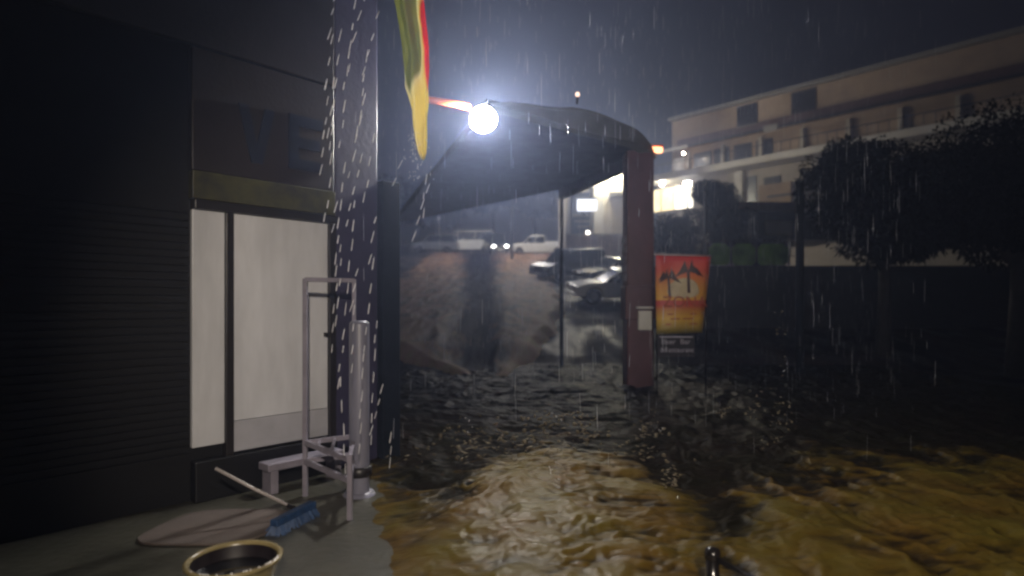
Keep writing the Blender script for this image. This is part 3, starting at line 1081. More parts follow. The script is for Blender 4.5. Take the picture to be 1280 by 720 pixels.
mb.build('light_shield', M['whitebox'], lm, smooth=True)  # added shell, keeps the globe's light off canopy and far water
ae = at(519, 122, 7.3)
MB().tube([LP + Vector((-0.17, 0, 0.15)), at(565, 129, 7.45), ae], [0.035, 0.040, 0.042], 10).build('arm', M['orange'], lm, smooth=True)
MB().tube([ae, ae + Vector((0, 0, 0.6)), ae + Vector((-0.06, 0, 1.4))], 0.042, 8).build('riser', M['navy_post'], lm, smooth=True)

# unseen flood lamp assumed behind the camera: lights the bed, the panel, the banner
pl = thing('assumed_flood_lamp', 'assumed flood lamp in a black housing, unseen behind the camera', 'lamp', (0.4, -1.6, 3.2))
MB().box(0.2, 0.6, -1.95, -1.75, 3.05, 3.35).build('housing', M['black'], pl, bevel=0.02)
MB().tube([(0.4, -1.9, 3.35), (0.4, -1.9, 3.9)], 0.02, 8).build('bracket', M['black'], pl)
ld = bpy.data.lights.new('flood', 'SPOT')  # spot giving the warm light of the assumed lamp
ld.energy = ASSUMED_FLOOD
ld.color = (1.0, 0.86, 0.70)
ld.spot_size = R(66)
ld.spot_blend = 0.5
ld.shadow_soft_size = 0.10
lo = bpy.data.objects.new('flood', ld)
C.objects.link(lo)
lo.location = (0.4, -1.70, 3.2)
lo.rotation_euler = (Vector((0.7, 8, 0.6)) - lo.location).to_track_quat('-Z', 'Y').to_euler()

# ------------------------------------------------------------------ flag hanging limp from the eaves
def flag():
    Yf = 5.0
    left = [(-40, 482), (0, 491), (30, 497), (60, 501), (85, 503), (105, 505), (130, 513), (150, 516), (170, 519), (190, 523), (199, 527)]
    right = [(-40, 526), (0, 530), (30, 533), (60, 536), (85, 537), (105, 537), (130, 537), (150, 536), (170, 535), (190, 533), (199, 530)]
    ly, lx = zip(*left)
    ry, rx = zip(*right)
    n, k = 60, 30
    vs, att = [], []
    for i in range(n + 1):
        py = -40 + 239 * i / n
        a, b = np.interp(py, ly, lx), np.interp(py, ry, rx)
        tt = i / n
        for j in range(k + 1):
            u = j / k
            px = a + (b - a) * u + 1.2 * math.sin(6.5 * u + 5 * tt) * min(1, (1 - tt) * 6)
            dep = 0.065 * math.sin(PI * 3.2 * u + 2.2 * tt) * (1 - 0.5 * tt) + 0.03 * math.sin(9 * u + 11 * tt) + 0.014 * math.sin(21 * u + 7 * tt + 2 * math.sin(9 * tt)) + 0.008 * math.sin(37 * tt + 12 * u)
            v = at(px, py, Yf)
            vs.append((v.x, v.y + dep, v.z))
            # colour bands of the folded cloth, olive / yellow / red, pale lamp glow painted low
            up_ = 0.20 + 0.10 * math.sin(4 * u + 3 * tt)
            rd = min(1, max(0, (u - 0.56 - 0.1 * math.sin(5 * tt)) / 0.22)) * min(1, max(0, (tt - 0.05) / 0.2))
            up_ = up_ + (0.90 - up_) * rd
            lo_ = 0.46 + 0.10 * u
            k_ = min(1, max(0, (tt - 0.50 - 0.06 * math.sin(7 * u)) / 0.16))
            s_ = up_ * (1 - k_) + lo_ * k_
            att.append(s_)
    fs = [(i * (k + 1) + j, i * (k + 1) + j + 1, (i + 1) * (k + 1) + j + 1, (i + 1) * (k + 1) + j) for i in range(n) for j in range(k)]
    me = bpy.data.meshes.new('flag')
    me.from_pydata(vs, [], fs)
    me.polygons.foreach_set('use_smooth', [True] * len(me.polygons))
    at_ = me.attributes.new('strip', 'FLOAT', 'POINT')
    at_.data.foreach_set('value', att)
    me.materials.append(M['flag'])
    t = thing('flag', 'wet red, yellow and green flag hanging limp beside the lamp arm', 'flag', at(520, -40, Yf))
    o = bpy.data.objects.new('cloth', me)
    C.objects.link(o)
    adopt(o, t)
    sd = o.modifiers.new('thick', 'SOLIDIFY')
    sd.thickness = 0.004
    q0, q1 = at(480, -44, Yf), at(534, -42, Yf)
    MB().tube([q0 + Vector((-0.5, 0.2, -0.05)), q0, q1 + Vector((0.1, 0, 0))], 0.015, 8).build('pole', M['steel'], t, smooth=True)
    return t


flag()

# ------------------------------------------------------------------ banner on its stand beside the column
def text_mesh(s, size, m, parent, Mx, name='lettering', depth=0.002):
    cu = bpy.data.curves.new('txt', 'FONT')
    cu.body = s
    cu.size = size
    cu.align_x = 'CENTER'
    cu.extrude = depth
    tmp = bpy.data.objects.new('txt', cu)
    C.objects.link(tmp)
    dg = bpy.context.evaluated_depsgraph_get()
    me = bpy.data.meshes.new_from_object(tmp.evaluated_get(dg))
    C.objects.unlink(tmp)
    bpy.data.objects.remove(tmp)
    me.transform(Mx)
    me.materials.clear()
    me.materials.append(m)
    me.name = name
    o = bpy.data.objects.new(name, me)
    C.objects.link(o)
    adopt(o, parent)
    return o


Yb = 10.6
bn = thing('banner', 'red to yellow upright banner with dark palms over a black info panel', 'banner', at(852, 480, Yb))
TL, TR, BL_, BR_ = at(820, 319, Yb), at(888, 321, Yb), at(821, 418, Yb), at(879, 416, Yb)
gv, gf = [], []
for i in range(13):
    for j in range(9):
        t, u = i / 12, j / 8
        v = TL.lerp(TR, u).lerp(BL_.lerp(BR_, u), t)
        v.y += 0.035 * math.sin(u * 5 + t * 3)
        gv.append(v)
for i in range(12):
    for j in range(8):
        a = i * 9 + j
        gf.append((a, a + 9, a + 10, a + 1))
mb = MB()
mb.add(gv, gf)
o = mb.build('print', M['banner'], bn, smooth=True)
o.modifiers.new('thick', 'SOLIDIFY').thickness = 0.006


def bpt(u, t, off=0.02):
    """a point on the banner face: u across 0-1, t down 0-1, standing off the print"""
    v = TL.lerp(TR, u).lerp(BL_.lerp(BR_, u), t)
    v.y += 0.035 * math.sin(u * 5 + t * 3) - off
    return v


def decal(pts, name, m, off=0.014):
    mb = MB()
    front = [bpt(u, t, off) for u, t in pts]
    back = [p_ + Vector((0, 0.008, 0)) for p_ in front]
    n = len(pts)
    mb.add(front + back, [tuple(range(n)), tuple(range(n, 2 * n))[::-1]] + [(i, n + i, n + (i + 1) % n, (i + 1) % n) for i in range(n)])
    return mb.build(name, m, bn)


decal([(0.47 + 0.33 * math.cos(a) * (1 if math.cos(a) < 0 else .85) + .08, 0.47 + 0.15 * math.sin(a) * (1.25 if math.sin(a) < 0 else .5)) for a in [2 * PI * k / 20 for k in range(20)]], 'sand_dome', M['bn_sand'])


def palm(cu, ct, s, seed):
    rr = random.Random(seed)
    decal([(cu - 0.02 * s, ct), (cu + 0.02 * s, ct), (cu + 0.05 * s, ct + 0.24 * s), (cu - 0.0 * s, ct + 0.24 * s)], 'palm_stem', M['bn_dark'], 0.020)
    mb = MB()
    for k in range(7):
        a = PI * (k / 6) + rr.uniform(-.15, .15)
        l = s * rr.uniform(0.19, 0.26)
        ex, ey = math.cos(a) * l, -math.sin(a) * l * 0.55
        pts = [(cu, ct), (cu + ex * .5, ct + ey * .9 - 0.03 * s), (cu + ex, ct + ey * .4 + 0.07 * s), (cu + ex * .55, ct + ey * .6 + 0.035 * s)]
        fr = [bpt(u, t, 0.021 + 0.001 * k) for u, t in pts]
        bk = [p_ + Vector((0, 0.004, 0)) for p_ in fr]
        mb.add(fr + bk, [(0, 1, 2, 3), (7, 6, 5, 4), (0, 4, 5, 1), (1, 5, 6, 2), (2, 6, 7, 3), (3, 7, 4, 0)])
    mb.build('palm_crown', M['bn_dark'], bn)


palm(0.24, 0.28, 1.0, 1)
palm(0.60, 0.20, 1.15, 2)
p = bpt(0.56, 0.655, 0.03)
text_mesh('ZONA', 0.26, M['bn_text'], bn, Matrix.Translation(p) @ Matrix.Rotation(R(90), 4, 'X'))
for k, (t, wd) in enumerate(((0.74, 0.30), (0.80, 0.24), (0.87, 0.34))):
    decal([(0.52 - wd, t), (0.52 + wd, t), (0.52 + wd, t + 0.016), (0.52 - wd, t + 0.016)], 'print_line', M['bn_text'], 0.02)
b0, b1 = at(822, 420, Yb), at(868, 446, Yb)
MB().box(b0.x, b1.x, Yb - 0.02, Yb + 0.02, b1.z, b0.z).build('info_panel', M['bn_black'], bn, bevel=0.006)
MB().box(b0.x + .03, b1.x - .03, Yb - 0.026, Yb - 0.0205, b0.z - 0.025, b0.z - 0.006).build('top_rule', M['bn_white'], bn)
p = at(846, 430, Yb)
for w_, ox_ in (('Beer', -0.145), ('Bar', 0.14)):
    text_mesh(w_, 0.125, M['bn_white'], bn, Matrix.Translation((p.x + ox_, Yb - 0.024, p.z)) @ Matrix.Rotation(R(90), 4, 'X'))
p = at(846, 440, Yb)
text_mesh('&Restaurant', 0.115, M['bn_white'], bn, Matrix.Translation((p.x, Yb - 0.024, p.z)) @ Matrix.Rotation(R(90), 4, 'X'))
for q in (TL + Vector((0.03, 0.03, 0.0)), TR + Vector((-0.06, 0.03, 0.0))):
    MB().tube([(q.x, Yb + 0.06, -0.08), (q.x, Yb + 0.06, q.z + 0.05)], 0.015, 8).build('pole', M['black'], bn, smooth=True)
MB().tube([(TL.x - 0.02, Yb + 0.045, TL.z + 0.02), (TR.x + 0.02, Yb + 0.045, TR.z + 0.02)], 0.016, 8).build('top_bar', M['steel'], bn, smooth=True)


# ------------------------------------------------------------------ parked cars
def slope_rot(y, rz):
    a = math.atan(0.15) if y > 16 else 0
    return (Matrix.Rotation(a, 3, 'X') @ Matrix.Rotation(rz, 3, 'Z')).to_euler()


def arch(cx_, r, n=8):
    return [(cx_ + r * math.cos(PI - PI * k / n), 0.34 + r * math.sin(PI - PI * k / n)) for k in range(n + 1)]


def car(name, label, kind, paint, px, Y, rz, head=False):
    base = gat(px, Y)
    t = thing(name, label, {'pickup': 'pickup truck', 'suv': 'car', 'van': 'van', 'sedan': 'car'}[kind], base, slope_rot(Y, rz))
    m = WM[t.name]
    L_, W_, hb, ht = {'sedan': (4.5, 0.86, 0.92, 1.45), 'suv': (4.6, 0.92, 1.05, 1.78), 'pickup': (5.3, 0.93, 1.08, 1.80), 'van': (4.9, 0.95, 1.2, 2.1)}[kind]
    f, b = L_ / 2, -L_ / 2
    wx0, wx1 = f - 0.85, b + 0.95
    low = [(b, 0.35)] + arch(wx1, 0.38) + [(wx1 + .42, 0.26), (wx0 - .42, 0.26)] + arch(wx0, 0.38) + [(f, 0.35)]
    top = [(f + 0.03, 0.62), (f - 0.06, hb - 0.16), (f - 0.6, hb - 0.03), (f - 1.35, hb), (b + 0.1, hb + 0.02), (b, hb - 0.12), (b - 0.03, 0.6)]
    MB().prism(low + top, -W_, W_, m, axis='y').build('body', paint, t, bevel=0.05)

    def cab(x0, x1, x2, x3, zt, nm, mt_, inset=0.0, z0=hb - 0.02):
        vs = []
        for s in (-1, 1):
            wl, wt = (W_ - 0.04 - inset) * s, (W_ - 0.17 - inset) * s
            vs += [(x0, wl, z0), (x1, wt, zt), (x2, wt, zt), (x3, wl, z0)]
        vs = [m @ Vector(v) for v in vs]
        mb = MB()
        mb.add(vs, [(0, 1, 2, 3), (7, 6, 5, 4), (0, 4, 5, 1), (1, 5, 6, 2), (2, 6, 7, 3), (3, 7, 4, 0)])
        return mb.build(nm, mt_, t, bevel=0.04)
    spec = {'sedan': (b + 0.45, b + 1.2, f - 2.0, f - 1.25), 'suv': (b + 0.08, b + 0.35, f - 1.9, f - 1.2), 'pickup': (b + 2.1, b + 2.2, f - 1.85, f - 1.15), 'van': (b + 0.02, b + 0.12, f - 1.3, f - 0.75)}[kind]
    cab(*spec, ht - 0.06, 'glasshouse', M['glass'], 0.01)
    x0, x1, x2, x3 = spec
    cab(x1 - 0.02, x1 + 0.02, x2 - 0.02, x2 + 0.05, ht, 'roof', paint, -0.0, ht - 0.09)
    for s in (-1, 1):      # pillars
        for (xa, xb) in ((x0, x1), ((x0 + x3) / 2, (x1 + x2) / 2), (x3, x2)):
            MB().tube([m @ Vector((xa, (W_ - .045) * s, hb - .02)), m @ Vector((xb, (W_ - .165) * s, ht - .07))], 0.035, 4).build('pillar', paint, t)
        MB().box(f - 1.75, f - 1.6, (W_ + .02) * s - .07, (W_ + .02) * s + .07, hb + .02, hb + .16, m).build('mirror', paint, t, bevel=0.02)
    if kind == 'pickup':
        MB().box(b + 0.12, b + 2.0, -W_ + 0.1, W_ - 0.1, hb + 0.021, hb + 0.03, m).build('bed_floor', M['b_dark'], t)
        for s in (-1, 1):
            MB().box(b + 0.05, b + 2.05, (W_ - .06) * s - .04, (W_ - .06) * s + .04, hb + 0.0, hb + 0.12, m).build('bed_side', paint, t, bevel=0.01)
    for wx in (wx0, wx1):
        for s in (-1, 1):
            Mw = m @ Matrix.Translation((wx, (W_ - .11) * s, 0.33)) @ Matrix.Rotation(R(90), 4, 'X')
            mb = MB()
            mb.lathe([(0.17, -.1), (0.30, -.11), (0.33, -.07), (0.33, .07), (0.30, .11), (0.17, .1)], (0, 0, 0), 18)
            mb.v = [tuple(Mw @ Vector(v)) for v in mb.v]
            wh = mb.build('wheel', M['tyre'], t, smooth=True)
            mb = MB()
            mb.lathe([(0, -.09), (0.18, -.08), (0.18, .08), (0, .09)], (0, 0, 0), 14)
            mb.v = [tuple(Mw @ Vector(v)) for v in mb.v]
            ri = mb.build('rim', M['rim'])
            ri.parent = wh
    for s in (-1, 1):
        MB().box(f - 0.06, f + 0.045, 0.62 * s - .16, 0.62 * s + .16, 0.64, 0.80, m).build('headlight', M['head'] if head else M['chrome'], t, bevel=0.02)
        MB().box(b - 0.035, b + 0.05, 0.68 * s - .12, 0.68 * s + .12, 0.68, 0.88, m).build('tail_light', M['taillight'], t, bevel=0.02)
    MB().box(f - 0.02, f + 0.08, -W_ + .08, W_ - .08, 0.36, 0.52, m).build('front_bumper', M['chrome'] if paint is M['cardark'] else paint, t, bevel=0.03)
    MB().box(b - 0.08, b + 0.02, -W_ + .08, W_ - .08, 0.38, 0.54, m).build('rear_bumper', M['chrome'] if paint is M['cardark'] else paint, t, bevel=0.03)
    MB().box(f + 0.081, f + 0.09, -0.25, 0.25, 0.38, 0.49, m).build('number_plate', M['whitebox'], t)
    return t


car('pickup_truck', 'white pickup truck parked side-on at the top of the car park', 'pickup', M['carwhite'], 674, 57, R(176))
car('parked_car', 'white van parked left of the car with lit headlamps', 'van', M['carwhite'], 585, 61, R(200))
car('parked_car', 'grey car at the far left of the row behind the shop corner', 'suv', M['cargrey'], 545, 60, R(170))
car('parked_car', 'dark car with its headlamps on facing down the slope', 'suv', M['cardark'], 618, 60, R(-75), head=True)
car('parked_car', 'dark high car behind the thin post with a bright bumper', 'suv', M['cardark'], 712, 36.5, R(-145))
car('parked_car', 'dark low car between the thin post and the maroon column', 'sedan', M['cardark'], 768, 34, R(-150))
car('parked_car', 'white low car nearest the maroon column', 'sedan', M['carwhite'], 775, 27.5, R(-172))

# ------------------------------------------------------------------ lit building behind the shelter
Y1 = 46.0
b1 = thing('corner_building', 'pale building corner lit by two wall lamps behind the shelter', 'building', gat(755, Y1))


def fb(px0, px1, py0, py1, Y, dep, name, m, parent, bev=0.0, label=None):
    a, b = at(px0, py1, Y), at(px1, py0, Y)
    return MB().box(a.x, b.x, Y, Y + dep, a.z, b.z).build(name, m, parent, bevel=bev, label=label)


fb(706, 806, 178, 335, Y1, 6, 'wall', M['b_wall'], b1)
fb(742, 755, 179, 300, Y1 - 0.5, 0.5, 'pilaster', M['b_white'], b1, 0.04)
fb(763, 790, 179, 240, Y1 - 0.35, 0.35, 'bay', M['b_white'], b1, 0.04)
fb(763, 792, 241, 246, Y1 - 0.9, 0.9, 'ledge', M['b_trim'], b1, 0.02)
fb(764, 790, 248, 292, Y1 - 0.12, 0.12, 'shutter', M['b_wall'], b1, 0.02)
fb(714, 738, 240, 292, Y1 - 0.1, 0.1, 'dark_window', M['b_dark'], b1, 0.02)
sbx = fb(722, 746, 249, 263, Y1 - 1.4, 0.35, 'light_box', M['lightbox'], b1, 0.05)
fb(721, 747, 246.5, 248.5, Y1 - 1.45, 0.5, 'box_hood', M['b_trim'], b1, 0.02)
fb(729, 733, 264, 268, Y1 - 1.2, 1.19, 'box_bracket', M['b_dark'], b1)
for k in range(3):
    fb(716 + k * 3, 736 + k * 2, 268 + k * 7, 270 + k * 7, Y1 - 0.5 - .1 * k, 0.3, 'louvre', M['b_trim'], b1)
for (px, py) in ((753, 212), (769, 213)):
    q = at(px, py, Y1 - 1.0)
    wl = thing('wall_lamp', 'left of the two bright lamps on the pale building' if px < 760 else 'right of the two bright lamps on the pale building', 'lamp', q, group='bright lamps on the pale building')
    MB().lathe([(0, 0.34), (0.2, 0.27), (0.30, 0.05), (0.26, -0.25), (0.0, -0.34)], q, 14).build('bulb', M['lamp_w'], wl, smooth=True)
    MB().tube([q + Vector((0, 0.2, 0.2)), q + Vector((0, 0.65, 0.3))], 0.05, 6).build('bracket', M['black'], wl)
fn = thing('yard_fence', 'brown boarded fence in front of the pale building', 'fence', gat(750, 42))
for k in range(7):
    x0 = 708 + k * 13.8
    fb(x0, x0 + 13.2, 294 + (k % 2) * 0.5, 322, 42, 0.12, 'board', M['fence'], fn)
fb(706, 806, 292, 293.5, 41.95, 0.22, 'cap_rail', M['b_trim'], fn)
gl = thing('yard_lamp', 'small white lamp on top of the brown fence', 'lamp', at(735, 291, 41.9))
q = at(735, 291, 41.9)
MB().lathe([(0, 0.12), (0.11, 0.08), (0.13, -0.02), (0, -0.08)], q, 10).build('bulb', M['lamp_s'], gl, smooth=True)
fo = thing('glow_panel', 'glowing panel put in for the orange glow at the foot of the fence', 'sign', at(745, 330, 40.5))  # emitting panel put in for an orange-pink glow near the ground
fb(730, 760, 322, 330, 40.4, 0.25, 'face', M['glow_o'], fo, 0.06)
fb(729, 761, 330.5, 335, 40.38, 0.3, 'stand', M['b_dark'], fo)

# ------------------------------------------------------------------ tan building on the right, seen at an angle
O2 = Vector((13.68, 52.8, 0))
d2 = Vector((0.67, -0.742, 0)).normalized()
n2 = Vector((-0.742, -0.67, 0)).normalized()       # towards the viewer
BM = Matrix(((d2.x, n2.x, 0, O2.x), (d2.y, n2.y, 0, O2.y), (0, 0, 1, 0), (0, 0, 0, 1)))


def uof(px, off=0.0):
    k = (px - 640) / F
    o = O2 + n2 * off
    return (k * o.y - o.x) / (d2.x - k * d2.y)


def zof(px, py, off=0.0):
    u = uof(px, off)
    y = (O2 + n2 * off + d2 * u).y
    return zat(py, y)


def bb(u0, u1, d0, d1, z0, z1):
    return MB().box(u0, u1, d0, d1, z0, z1, BM)


b2 = thing('apartment_building', 'tan three storey building with lit windows and balconies', 'building', (16, 50, 5))
zg = 3.0
U0, U1 = -1.3, 24
bb(0.0, U1, -8, 0, 12.4, 17.2).build('upper_wall', M['b_tan'], b2)
bb(-1.4, U1, -8, -0.02, zg, 12.38).build('wall', M['b_wall'], b2)
bb(-0.15, U1, -8.2, 0.45, 17.22, 17.5).build('roof', M['b_trim'], b2, bevel=0.03)
f_ = bb(uof(922), uof(947), 0.0, 0.10, zof(935, 156), zof(935, 131)).build('window', M['b_dark'], b2)
bb(uof(921), uof(948), 0.0, 0.14, zof(935, 158), zof(935, 156.3)).build('sill', M['b_trim'], f_)
bb(uof(990), uof(1020), 0.0, 0.10, zof(935, 156), zof(935, 131)).build('window', M['b_dark'], b2)
bb(0.6, U1, 0.0, 0.12, 14.9, 15.5).build('string_course', M['b_rust'], b2)
# awning over the balconies
mb = MB()
zaw = 14.25
mb.add([BM @ Vector(v) for v in [(-1.8, 0, zaw + .55), (U1, 0, zaw + .55), (U1, 2.3, zaw), (-1.8, 2.3, zaw), (-1.8, 0, zaw + .43), (U1, 0, zaw + .43), (U1, 2.3, zaw - .12), (-1.8, 2.3, zaw - .12)]],
       [(0, 1, 2, 3), (7, 6, 5, 4), (0, 4, 5, 1), (1, 5, 6, 2), (2, 6, 7, 3), (3, 7, 4, 0)])
mb.build('awning', M['b_rust'], b2)
bb(0.2, 3.0, 2.31, 2.40, zaw - 0.16, zaw + 0.06).build('awning_edge', M['b_white'], b2, bevel=0.01)
bb(3.0, U1, 2.31, 2.37, zaw - 0.14, zaw + 0.02).build('awning_edge', M['b_dark'], b2, bevel=0.01)
bb(uof(955, 2.4), uof(972, 2.4), 2.38, 2.46, zaw - 0.3, zaw + 0.16).build('awning_bracket', M['b_trim'], b2, bevel=0.01)
# balcony recess openings and slab
for (a, b) in ((868, 890), (893, 912), (918, 940), (946, 966)):
    w_ = bb(uof(a), uof(b), 0.0, 0.08, 12.75, 14.1).build('balcony_door', M['b_dark'], b2)
bb(uof(843), uof(856), 0.0, 0.08, 12.85, 14.0).build('balcony_door', M['b_white'], b2)
bb(-1.6, U1, 0.0, 2.0, 11.95, 12.45).build('balcony_slab', M['b_white'], b2, bevel=0.03)
mb = MB()
bb(-1.6, U1, 1.92, 1.97, 13.2, 13.26).build('handrail', M['b_dark'], b2)
for k in range(40):
    u = -1.5 + k * 0.62
    mb.box(u, u + 0.035, 1.93, 1.96, 12.46, 13.2, BM)
mb.build('railing_bars', M['b_dark'], b2, kind='stuff')
for k in range(7):
    u = 1.6 + k * 3.1
    bb(u, u + 0.28, 0.0, 0.35, 12.46, 14.3).build('pier', M['b_wall'], b2, bevel=0.02)
for k in range(6):
    u = 5.2 + k * 2.9
    f_ = bb(u, u + 1.3, 0.0, 0.08, 9.2, 11.2).build('window', M['b_dark'], b2)
    bb(u - 0.1, u + 1.4, 0.0, 0.16, 9.05, 9.18).build('sill', M['b_trim'], f_)
bb(3.2, 9.0, -0.3, 1.1, 8.2, 8.55).build('lower_slab', M['b_white'], b2, bevel=0.02)
# lit windows of the lower storey
zt, zb = 11.55, 9.7
for (a, b, mm) in ((812, 843, 'win_warm'), (845, 867, 'win_hot')):
    fr_ = bb(uof(a) - 0.08, uof(b) + 0.08, 0.0, 0.10, zb - .1, zt + .1).build('window', M['b_white'], b2)
    bb(uof(a), uof(b), 0.103, 0.13, zb, zt).build('pane', M[mm], fr_)
    bb((uof(a) + uof(b)) / 2 - .03, (uof(a) + uof(b)) / 2 + .03, 0.132, 0.16, zb, zt).build('glazing_bar', M['b_trim'], fr_)
bb(uof(918, .5), uof(928, .5), 0.0, 0.5, zg, 11.94).build('pilaster', M['b_white'], b2, bevel=0.02)
bb(uof(934), uof(946), 0.0, 0.06, 6, 11.5).build('doorway', M['b_dark'], b2)
bb(uof(952), uof(992), 0.0, 0.4, 8.6, 10.6).build('yellow_panel', M['b_tan'], b2, bevel=0.02)
bb(uof(959, .6), uof(988, .6), 0.42, 0.6, 9.55, 9.72).build('dark_bar', M['b_dark'], b2)
q = BM @ Vector((uof(838), 1.2, 11.7))
bl = thing('balcony_fill', 'small lamp added under the balcony slab to brighten the lower storey', 'lamp', q)  # added lamp, kept tiny, that brightens the lower storey
MB().lathe([(0, 0.05), (0.07, 0.04), (0.08, -0.01), (0, -0.05)], q, 10).build('bulb', emis('balcony_fill_bulb', (1, .90, .70), 850), bl, smooth=True)
q = BM @ Vector((6.2, 3.4, 15.2))
# small lamp added under the awning to wash the balcony and slab
q2 = BM @ Vector((2.2, 1.7, 13.85))
bl2 = thing('awning_fill', 'small lamp added under the awning of the tan building', 'lamp', q2)
MB().lathe([(0, 0.05), (0.06, 0.04), (0.07, -0.01), (0, -0.05)], q2, 10).build('bulb', emis('awning_fill_bulb', (1, .85, .65), 300), bl2, smooth=True)
# lamp added in the yard to brighten the facade
q3 = Vector((11.5, 40.5, 0))
sl = thing('facade_fill', 'light on a tall pole added in the yard to brighten the tan facade', 'lamp', (q3.x, q3.y, ground_z(0, q3.y)))
MB().tube([(q3.x, q3.y, ground_z(0, q3.y)), (q3.x, q3.y, 9.4)], [0.09, 0.06], 8).build('pole', M['b_dark'], sl, smooth=True)
MB().lathe([(0, 0.15), (0.2, 0.1), (0.22, 0.02), (0.0, -0.1)], (q3.x, q3.y, 9.5), 12).build('bulb', emis('facade_fill_bulb', (1, .84, .66), 560), sl, smooth=True)

ml = thing('car_park_fill', 'added mast light over the car park, hidden behind the shelter roof', 'lamp', gat(640, 50))  # unseen mast light added to brighten the parked cars
q = gat(640, 50)
MB().tube([(q[0], 50, q[2] - .1), (q[0], 50, 15.3)], [0.12, 0.08], 8).build('mast', M['b_dark'], ml, smooth=True)
MB().lathe([(0, 0.15), (0.25, 0.1), (0.28, 0.02), (0.0, -0.12)], (q[0], 50, 15.4), 12).build('bulb', emis('mast_fill_bulb', (1, .93, .85), 2900), ml, smooth=True)

# low rust roofed shed and white vehicle in front of the building, right
ks = thing('low_shed', 'low dark shed with a rusty roof at the right beyond the trees', 'shed', gat(965, 34))
fb(915, 1060, 262, 300, 34, 4, 'wall', M['b_dark'], ks)
fb(905, 1070, 252, 262, 33.2, 5, 'roof', M['b_rust'], ks, 0.05)
fb(958, 991, 276, 293, 33.85, 0.14, 'white_sheet', M['b_white'], ks, 0.03)

# dark retaining wall with green panels above
rw = thing('retaining_wall', 'dark retaining wall behind the banner with a row of green panels', 'wall', gat(940, 21))
Yw = 21.0
a, b = at(818, 410, Yw), at(1290, 332, Yw)
MB().box(a.x, b.x, Yw, Yw + 0.4, 0.6, b.z).build('wall', M['retain'], rw, bevel=0.02)
for (x0, x1) in ((888, 914), (917, 946), (949, 987)):
    p0, p1 = at(x0, 331, Yw), at(x1, 304, Yw)
    c_ = [(p0.x + .1, p0.z), (p1.x - .1, p0.z), (p1.x, p0.z + .1), (p1.x, p1.z - .16), (p1.x - .16, p1.z), (p0.x + .16, p1.z), (p0.x, p1.z - .16), (p0.x, p0.z + .1)]
    MB().prism(c_, Yw + 0.1, Yw + 0.16, None, 'y').build('green_panel', M['green'], rw, bevel=0.02)
for x0 in (886, 915.5, 947.5, 988.5):
    p0, p1 = at(x0, 331, Yw), at(x0 + 1, 302, Yw)
    MB().box(p0.x - .03, p0.x + .03, Yw + 0.09, Yw + 0.17, p0.z, p1.z).build('fence_post', M['black'], rw)

pp2 = thing('pale_pole', 'thin pale pole in front of the tallest dark tree', 'pole', gat(881, 24))
q = gat(881, 24)
MB().tube([(q[0], 24, q[2] - .1), (q[0], 24, zat(240, 24))], [0.055, 0.045], 8).build('shaft', mat('pole_grey', (0.16, 0.16, 0.2), 0.5), pp2, smooth=True)
MB().lathe([(0.0, 0.05), (0.07, 0.03), (0.07, 0), (0, 0)], (q[0], 24, zat(240, 24)), 10).build('cap', M['black'], pp2)

# dark post at the right edge of the view
ep = thing('edge_post', 'tall dark blue post at the right end of the bed', 'post', gat(996, 14))
q = gat(1000, 14)
MB().tube([(q[0], 14, -0.1), (q[0], 14, zat(228, 14))], 0.09, 12).build('shaft', M['navy_post'], ep, smooth=True)
MB().lathe([(0.0, 0.06), (0.10, 0.04), (0.11, 0), (0, 0)], (q[0], 14, zat(228, 14)), 12).build('cap', M['navy_post'], ep)


# ------------------------------------------------------------------ rain
n = 4800
Yr = rng.uniform(5.6, 20, n)
Xr = rng.uniform(-1.0, 1.0, n) * (Yr * 0.55 + 1)
Zr = rng.uniform(0.1, 9.5, n)
keep = Zr < EYE + 0.62 * Yr
Yr, Xr, Zr = Yr[keep], Xr[keep], Zr[keep]
Pn = np.stack([Xr, Yr, Zr], 1)
# none inside the shop
rel = Pn[:, :2] - np.array([A.x, A.y])
inside = rel @ np.array([un.x, un.y]) < 0.1
Pn = Pn[~(inside & (Pn[:, 1] < 12))]
n = len(Pn)
v, f = drops(Pn, rng.uniform(0.10, 0.34, n), rng.uniform(0.0010, 0.0028, n) * np.where(Pn[:, 0] > 0.26 * Pn[:, 1], 0.5, 1.0), np.stack([rng.normal(0.0, 0.02, n), np.zeros(n)], 1))
tag(np_mesh('rain', v, f, M['drop'], None, 'stuff'), 'rain falling in thin drops through the lamp light', 'rain', kind='stuff')

# water strands off the gutter and the flag
strands = [((420, -10), (408, 62), 4.5), ((415, 40), (404, 130), 4.6), ((428, 36), (409, 168), 4.5), ((418, 95), (412, 190), 4.5), ((418, 155), (407, 270), 4.5), ((444, -5), (436, 82), 4.6),
           ((458, -12), (440, 62), 4.7), ((474, 12), (451, 98), 4.7), ((456, 115), (434, 232), 4.6), ((467, 165), (453, 265), 4.6), ((452, 190), (432, 292), 4.6), ((421, 250), (414, 300), 4.5),
           ((470, 270), (462, 320), 4.7), ((427, 305), (420, 410), 4.5), ((448, 335), (439, 382), 4.6), ((430, 410), (421, 500), 4.6), ((444, 380), (438, 470), 4.6), ((426, 470), (433, 590), 4.6),
           ((470, 400), (463, 560), 4.8), ((478, 480), (464, 540), 4.8), ((455, 440), (448, 560), 4.7), ((503, 200), (490, 238), 4.9), ((537, 228), (515, 300), 4.9), ((532, 215), (530, 260), 4.9),
           ((489, 540), (488, 575), 4.9), ((412, 120), (400, 215), 4.5), ((436, 60), (424, 190), 4.6), ((430, 200), (419, 330), 4.6), ((460, 60), (446, 180), 4.7), ((444, 250), (431, 400), 4.6), ((466, 320), (455, 440), 4.7), ((422, 330), (414, 440), 4.5)]
pts, Ls, Rs, Ts = [], [], [], []
r_ = random.Random(3)
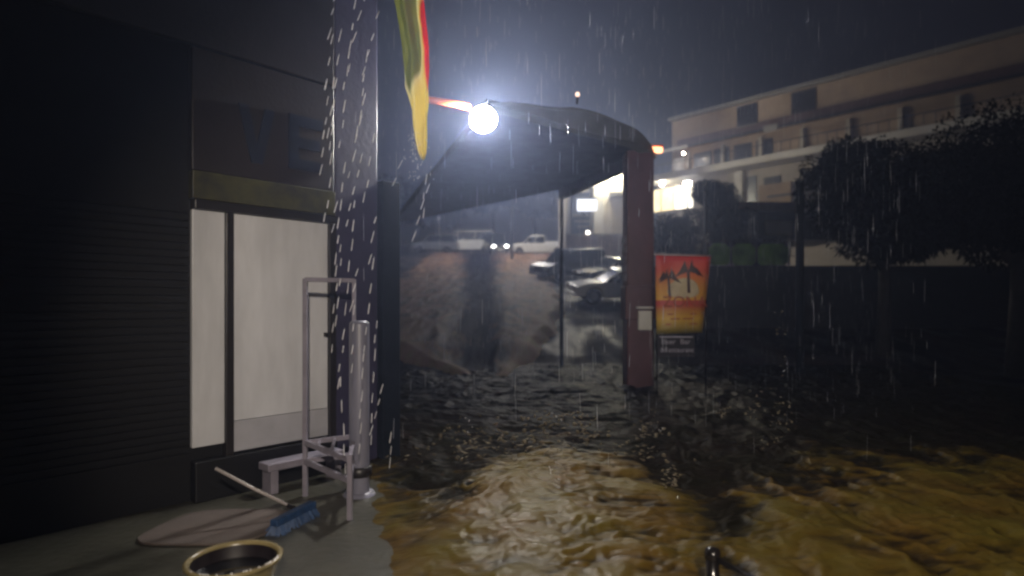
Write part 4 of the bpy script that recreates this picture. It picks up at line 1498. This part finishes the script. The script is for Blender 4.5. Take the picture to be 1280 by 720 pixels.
for (p0, p1, Y) in strands:
    a, b = at(*p0, Y), at(*p1, Y + 0.15)
    ln = (b - a).length
    s_ = 0.0
    while s_ < ln:
        l = r_.uniform(0.06, 0.115)
        q = a.lerp(b, (s_ + l / 2) / ln) + Vector((r_.uniform(-.004, .004), r_.uniform(-.03, .03), 0))
        pts.append(q)
        Ls.append(l)
        Rs.append(r_.uniform(0.0030, 0.0046))
        dd = (a - b).normalized()
        Ts.append((dd.x / max(dd.z, .1) + r_.uniform(-.03, .03), 0))
        s_ += l + r_.uniform(0.03, 0.10)
for k in range(70):     # spray round the flag's tip
    q = at(r_.gauss(520, 7), r_.uniform(165, 225), 4.93)
    pts.append(q)
    Ls.append(r_.uniform(0.01, 0.03))
    Rs.append(0.002)
    Ts.append((r_.uniform(-1, 1), 0))
for k in range(26):     # splashes, and white drops standing in for glints on the ripples
    px, py, Y = r_.choice([(590, 528, 6.4), (808, 533, 6.6), (828, 540, 6.6), (700, 516, 6.3), (978, 430, 7.0), (975, 400, 7.0), (982, 455, 7.0), (690, 590, 5.0), (495, 430, 9)])
    q = at(px + r_.gauss(0, 5), py + r_.gauss(0, 6), Y)
    pts.append(q)
    Ls.append(r_.uniform(0.01, 0.03))
    Rs.append(0.0035)
    Ts.append((r_.uniform(-1, 1), 0))
v, f = drops(np.array([tuple(p) for p in pts]), np.array(Ls), np.array(Rs), np.array(Ts))
tag(np_mesh('dripping_water', v, f, M['drip'], None, 'stuff'), 'strings of bright drops falling from the shop eaves and the flag', 'water', kind='stuff')

# ------------------------------------------------------------------ haze: rain-filled air
hz = MB().box(-70, 70, -5, 112, -1.2, 34)
hm = bpy.data.materials.new('haze')
hm.use_nodes = True
nt = hm.node_tree
nt.nodes.remove(nt.nodes['Principled BSDF'])
pv = nt.nodes.new('ShaderNodeVolumePrincipled')
pv.inputs['Color'].default_value = (0.52, 0.63, 1.0, 1)
pv.inputs['Density'].default_value = 0.0056
pv.inputs['Anisotropy'].default_value = 0.74
nt.links.new(pv.outputs[0], nt.nodes['Material Output'].inputs['Volume'])
ho = hz.build('haze', hm)
ho['kind'] = 'stuff'
ho['label'] = 'rain haze filling the night air'
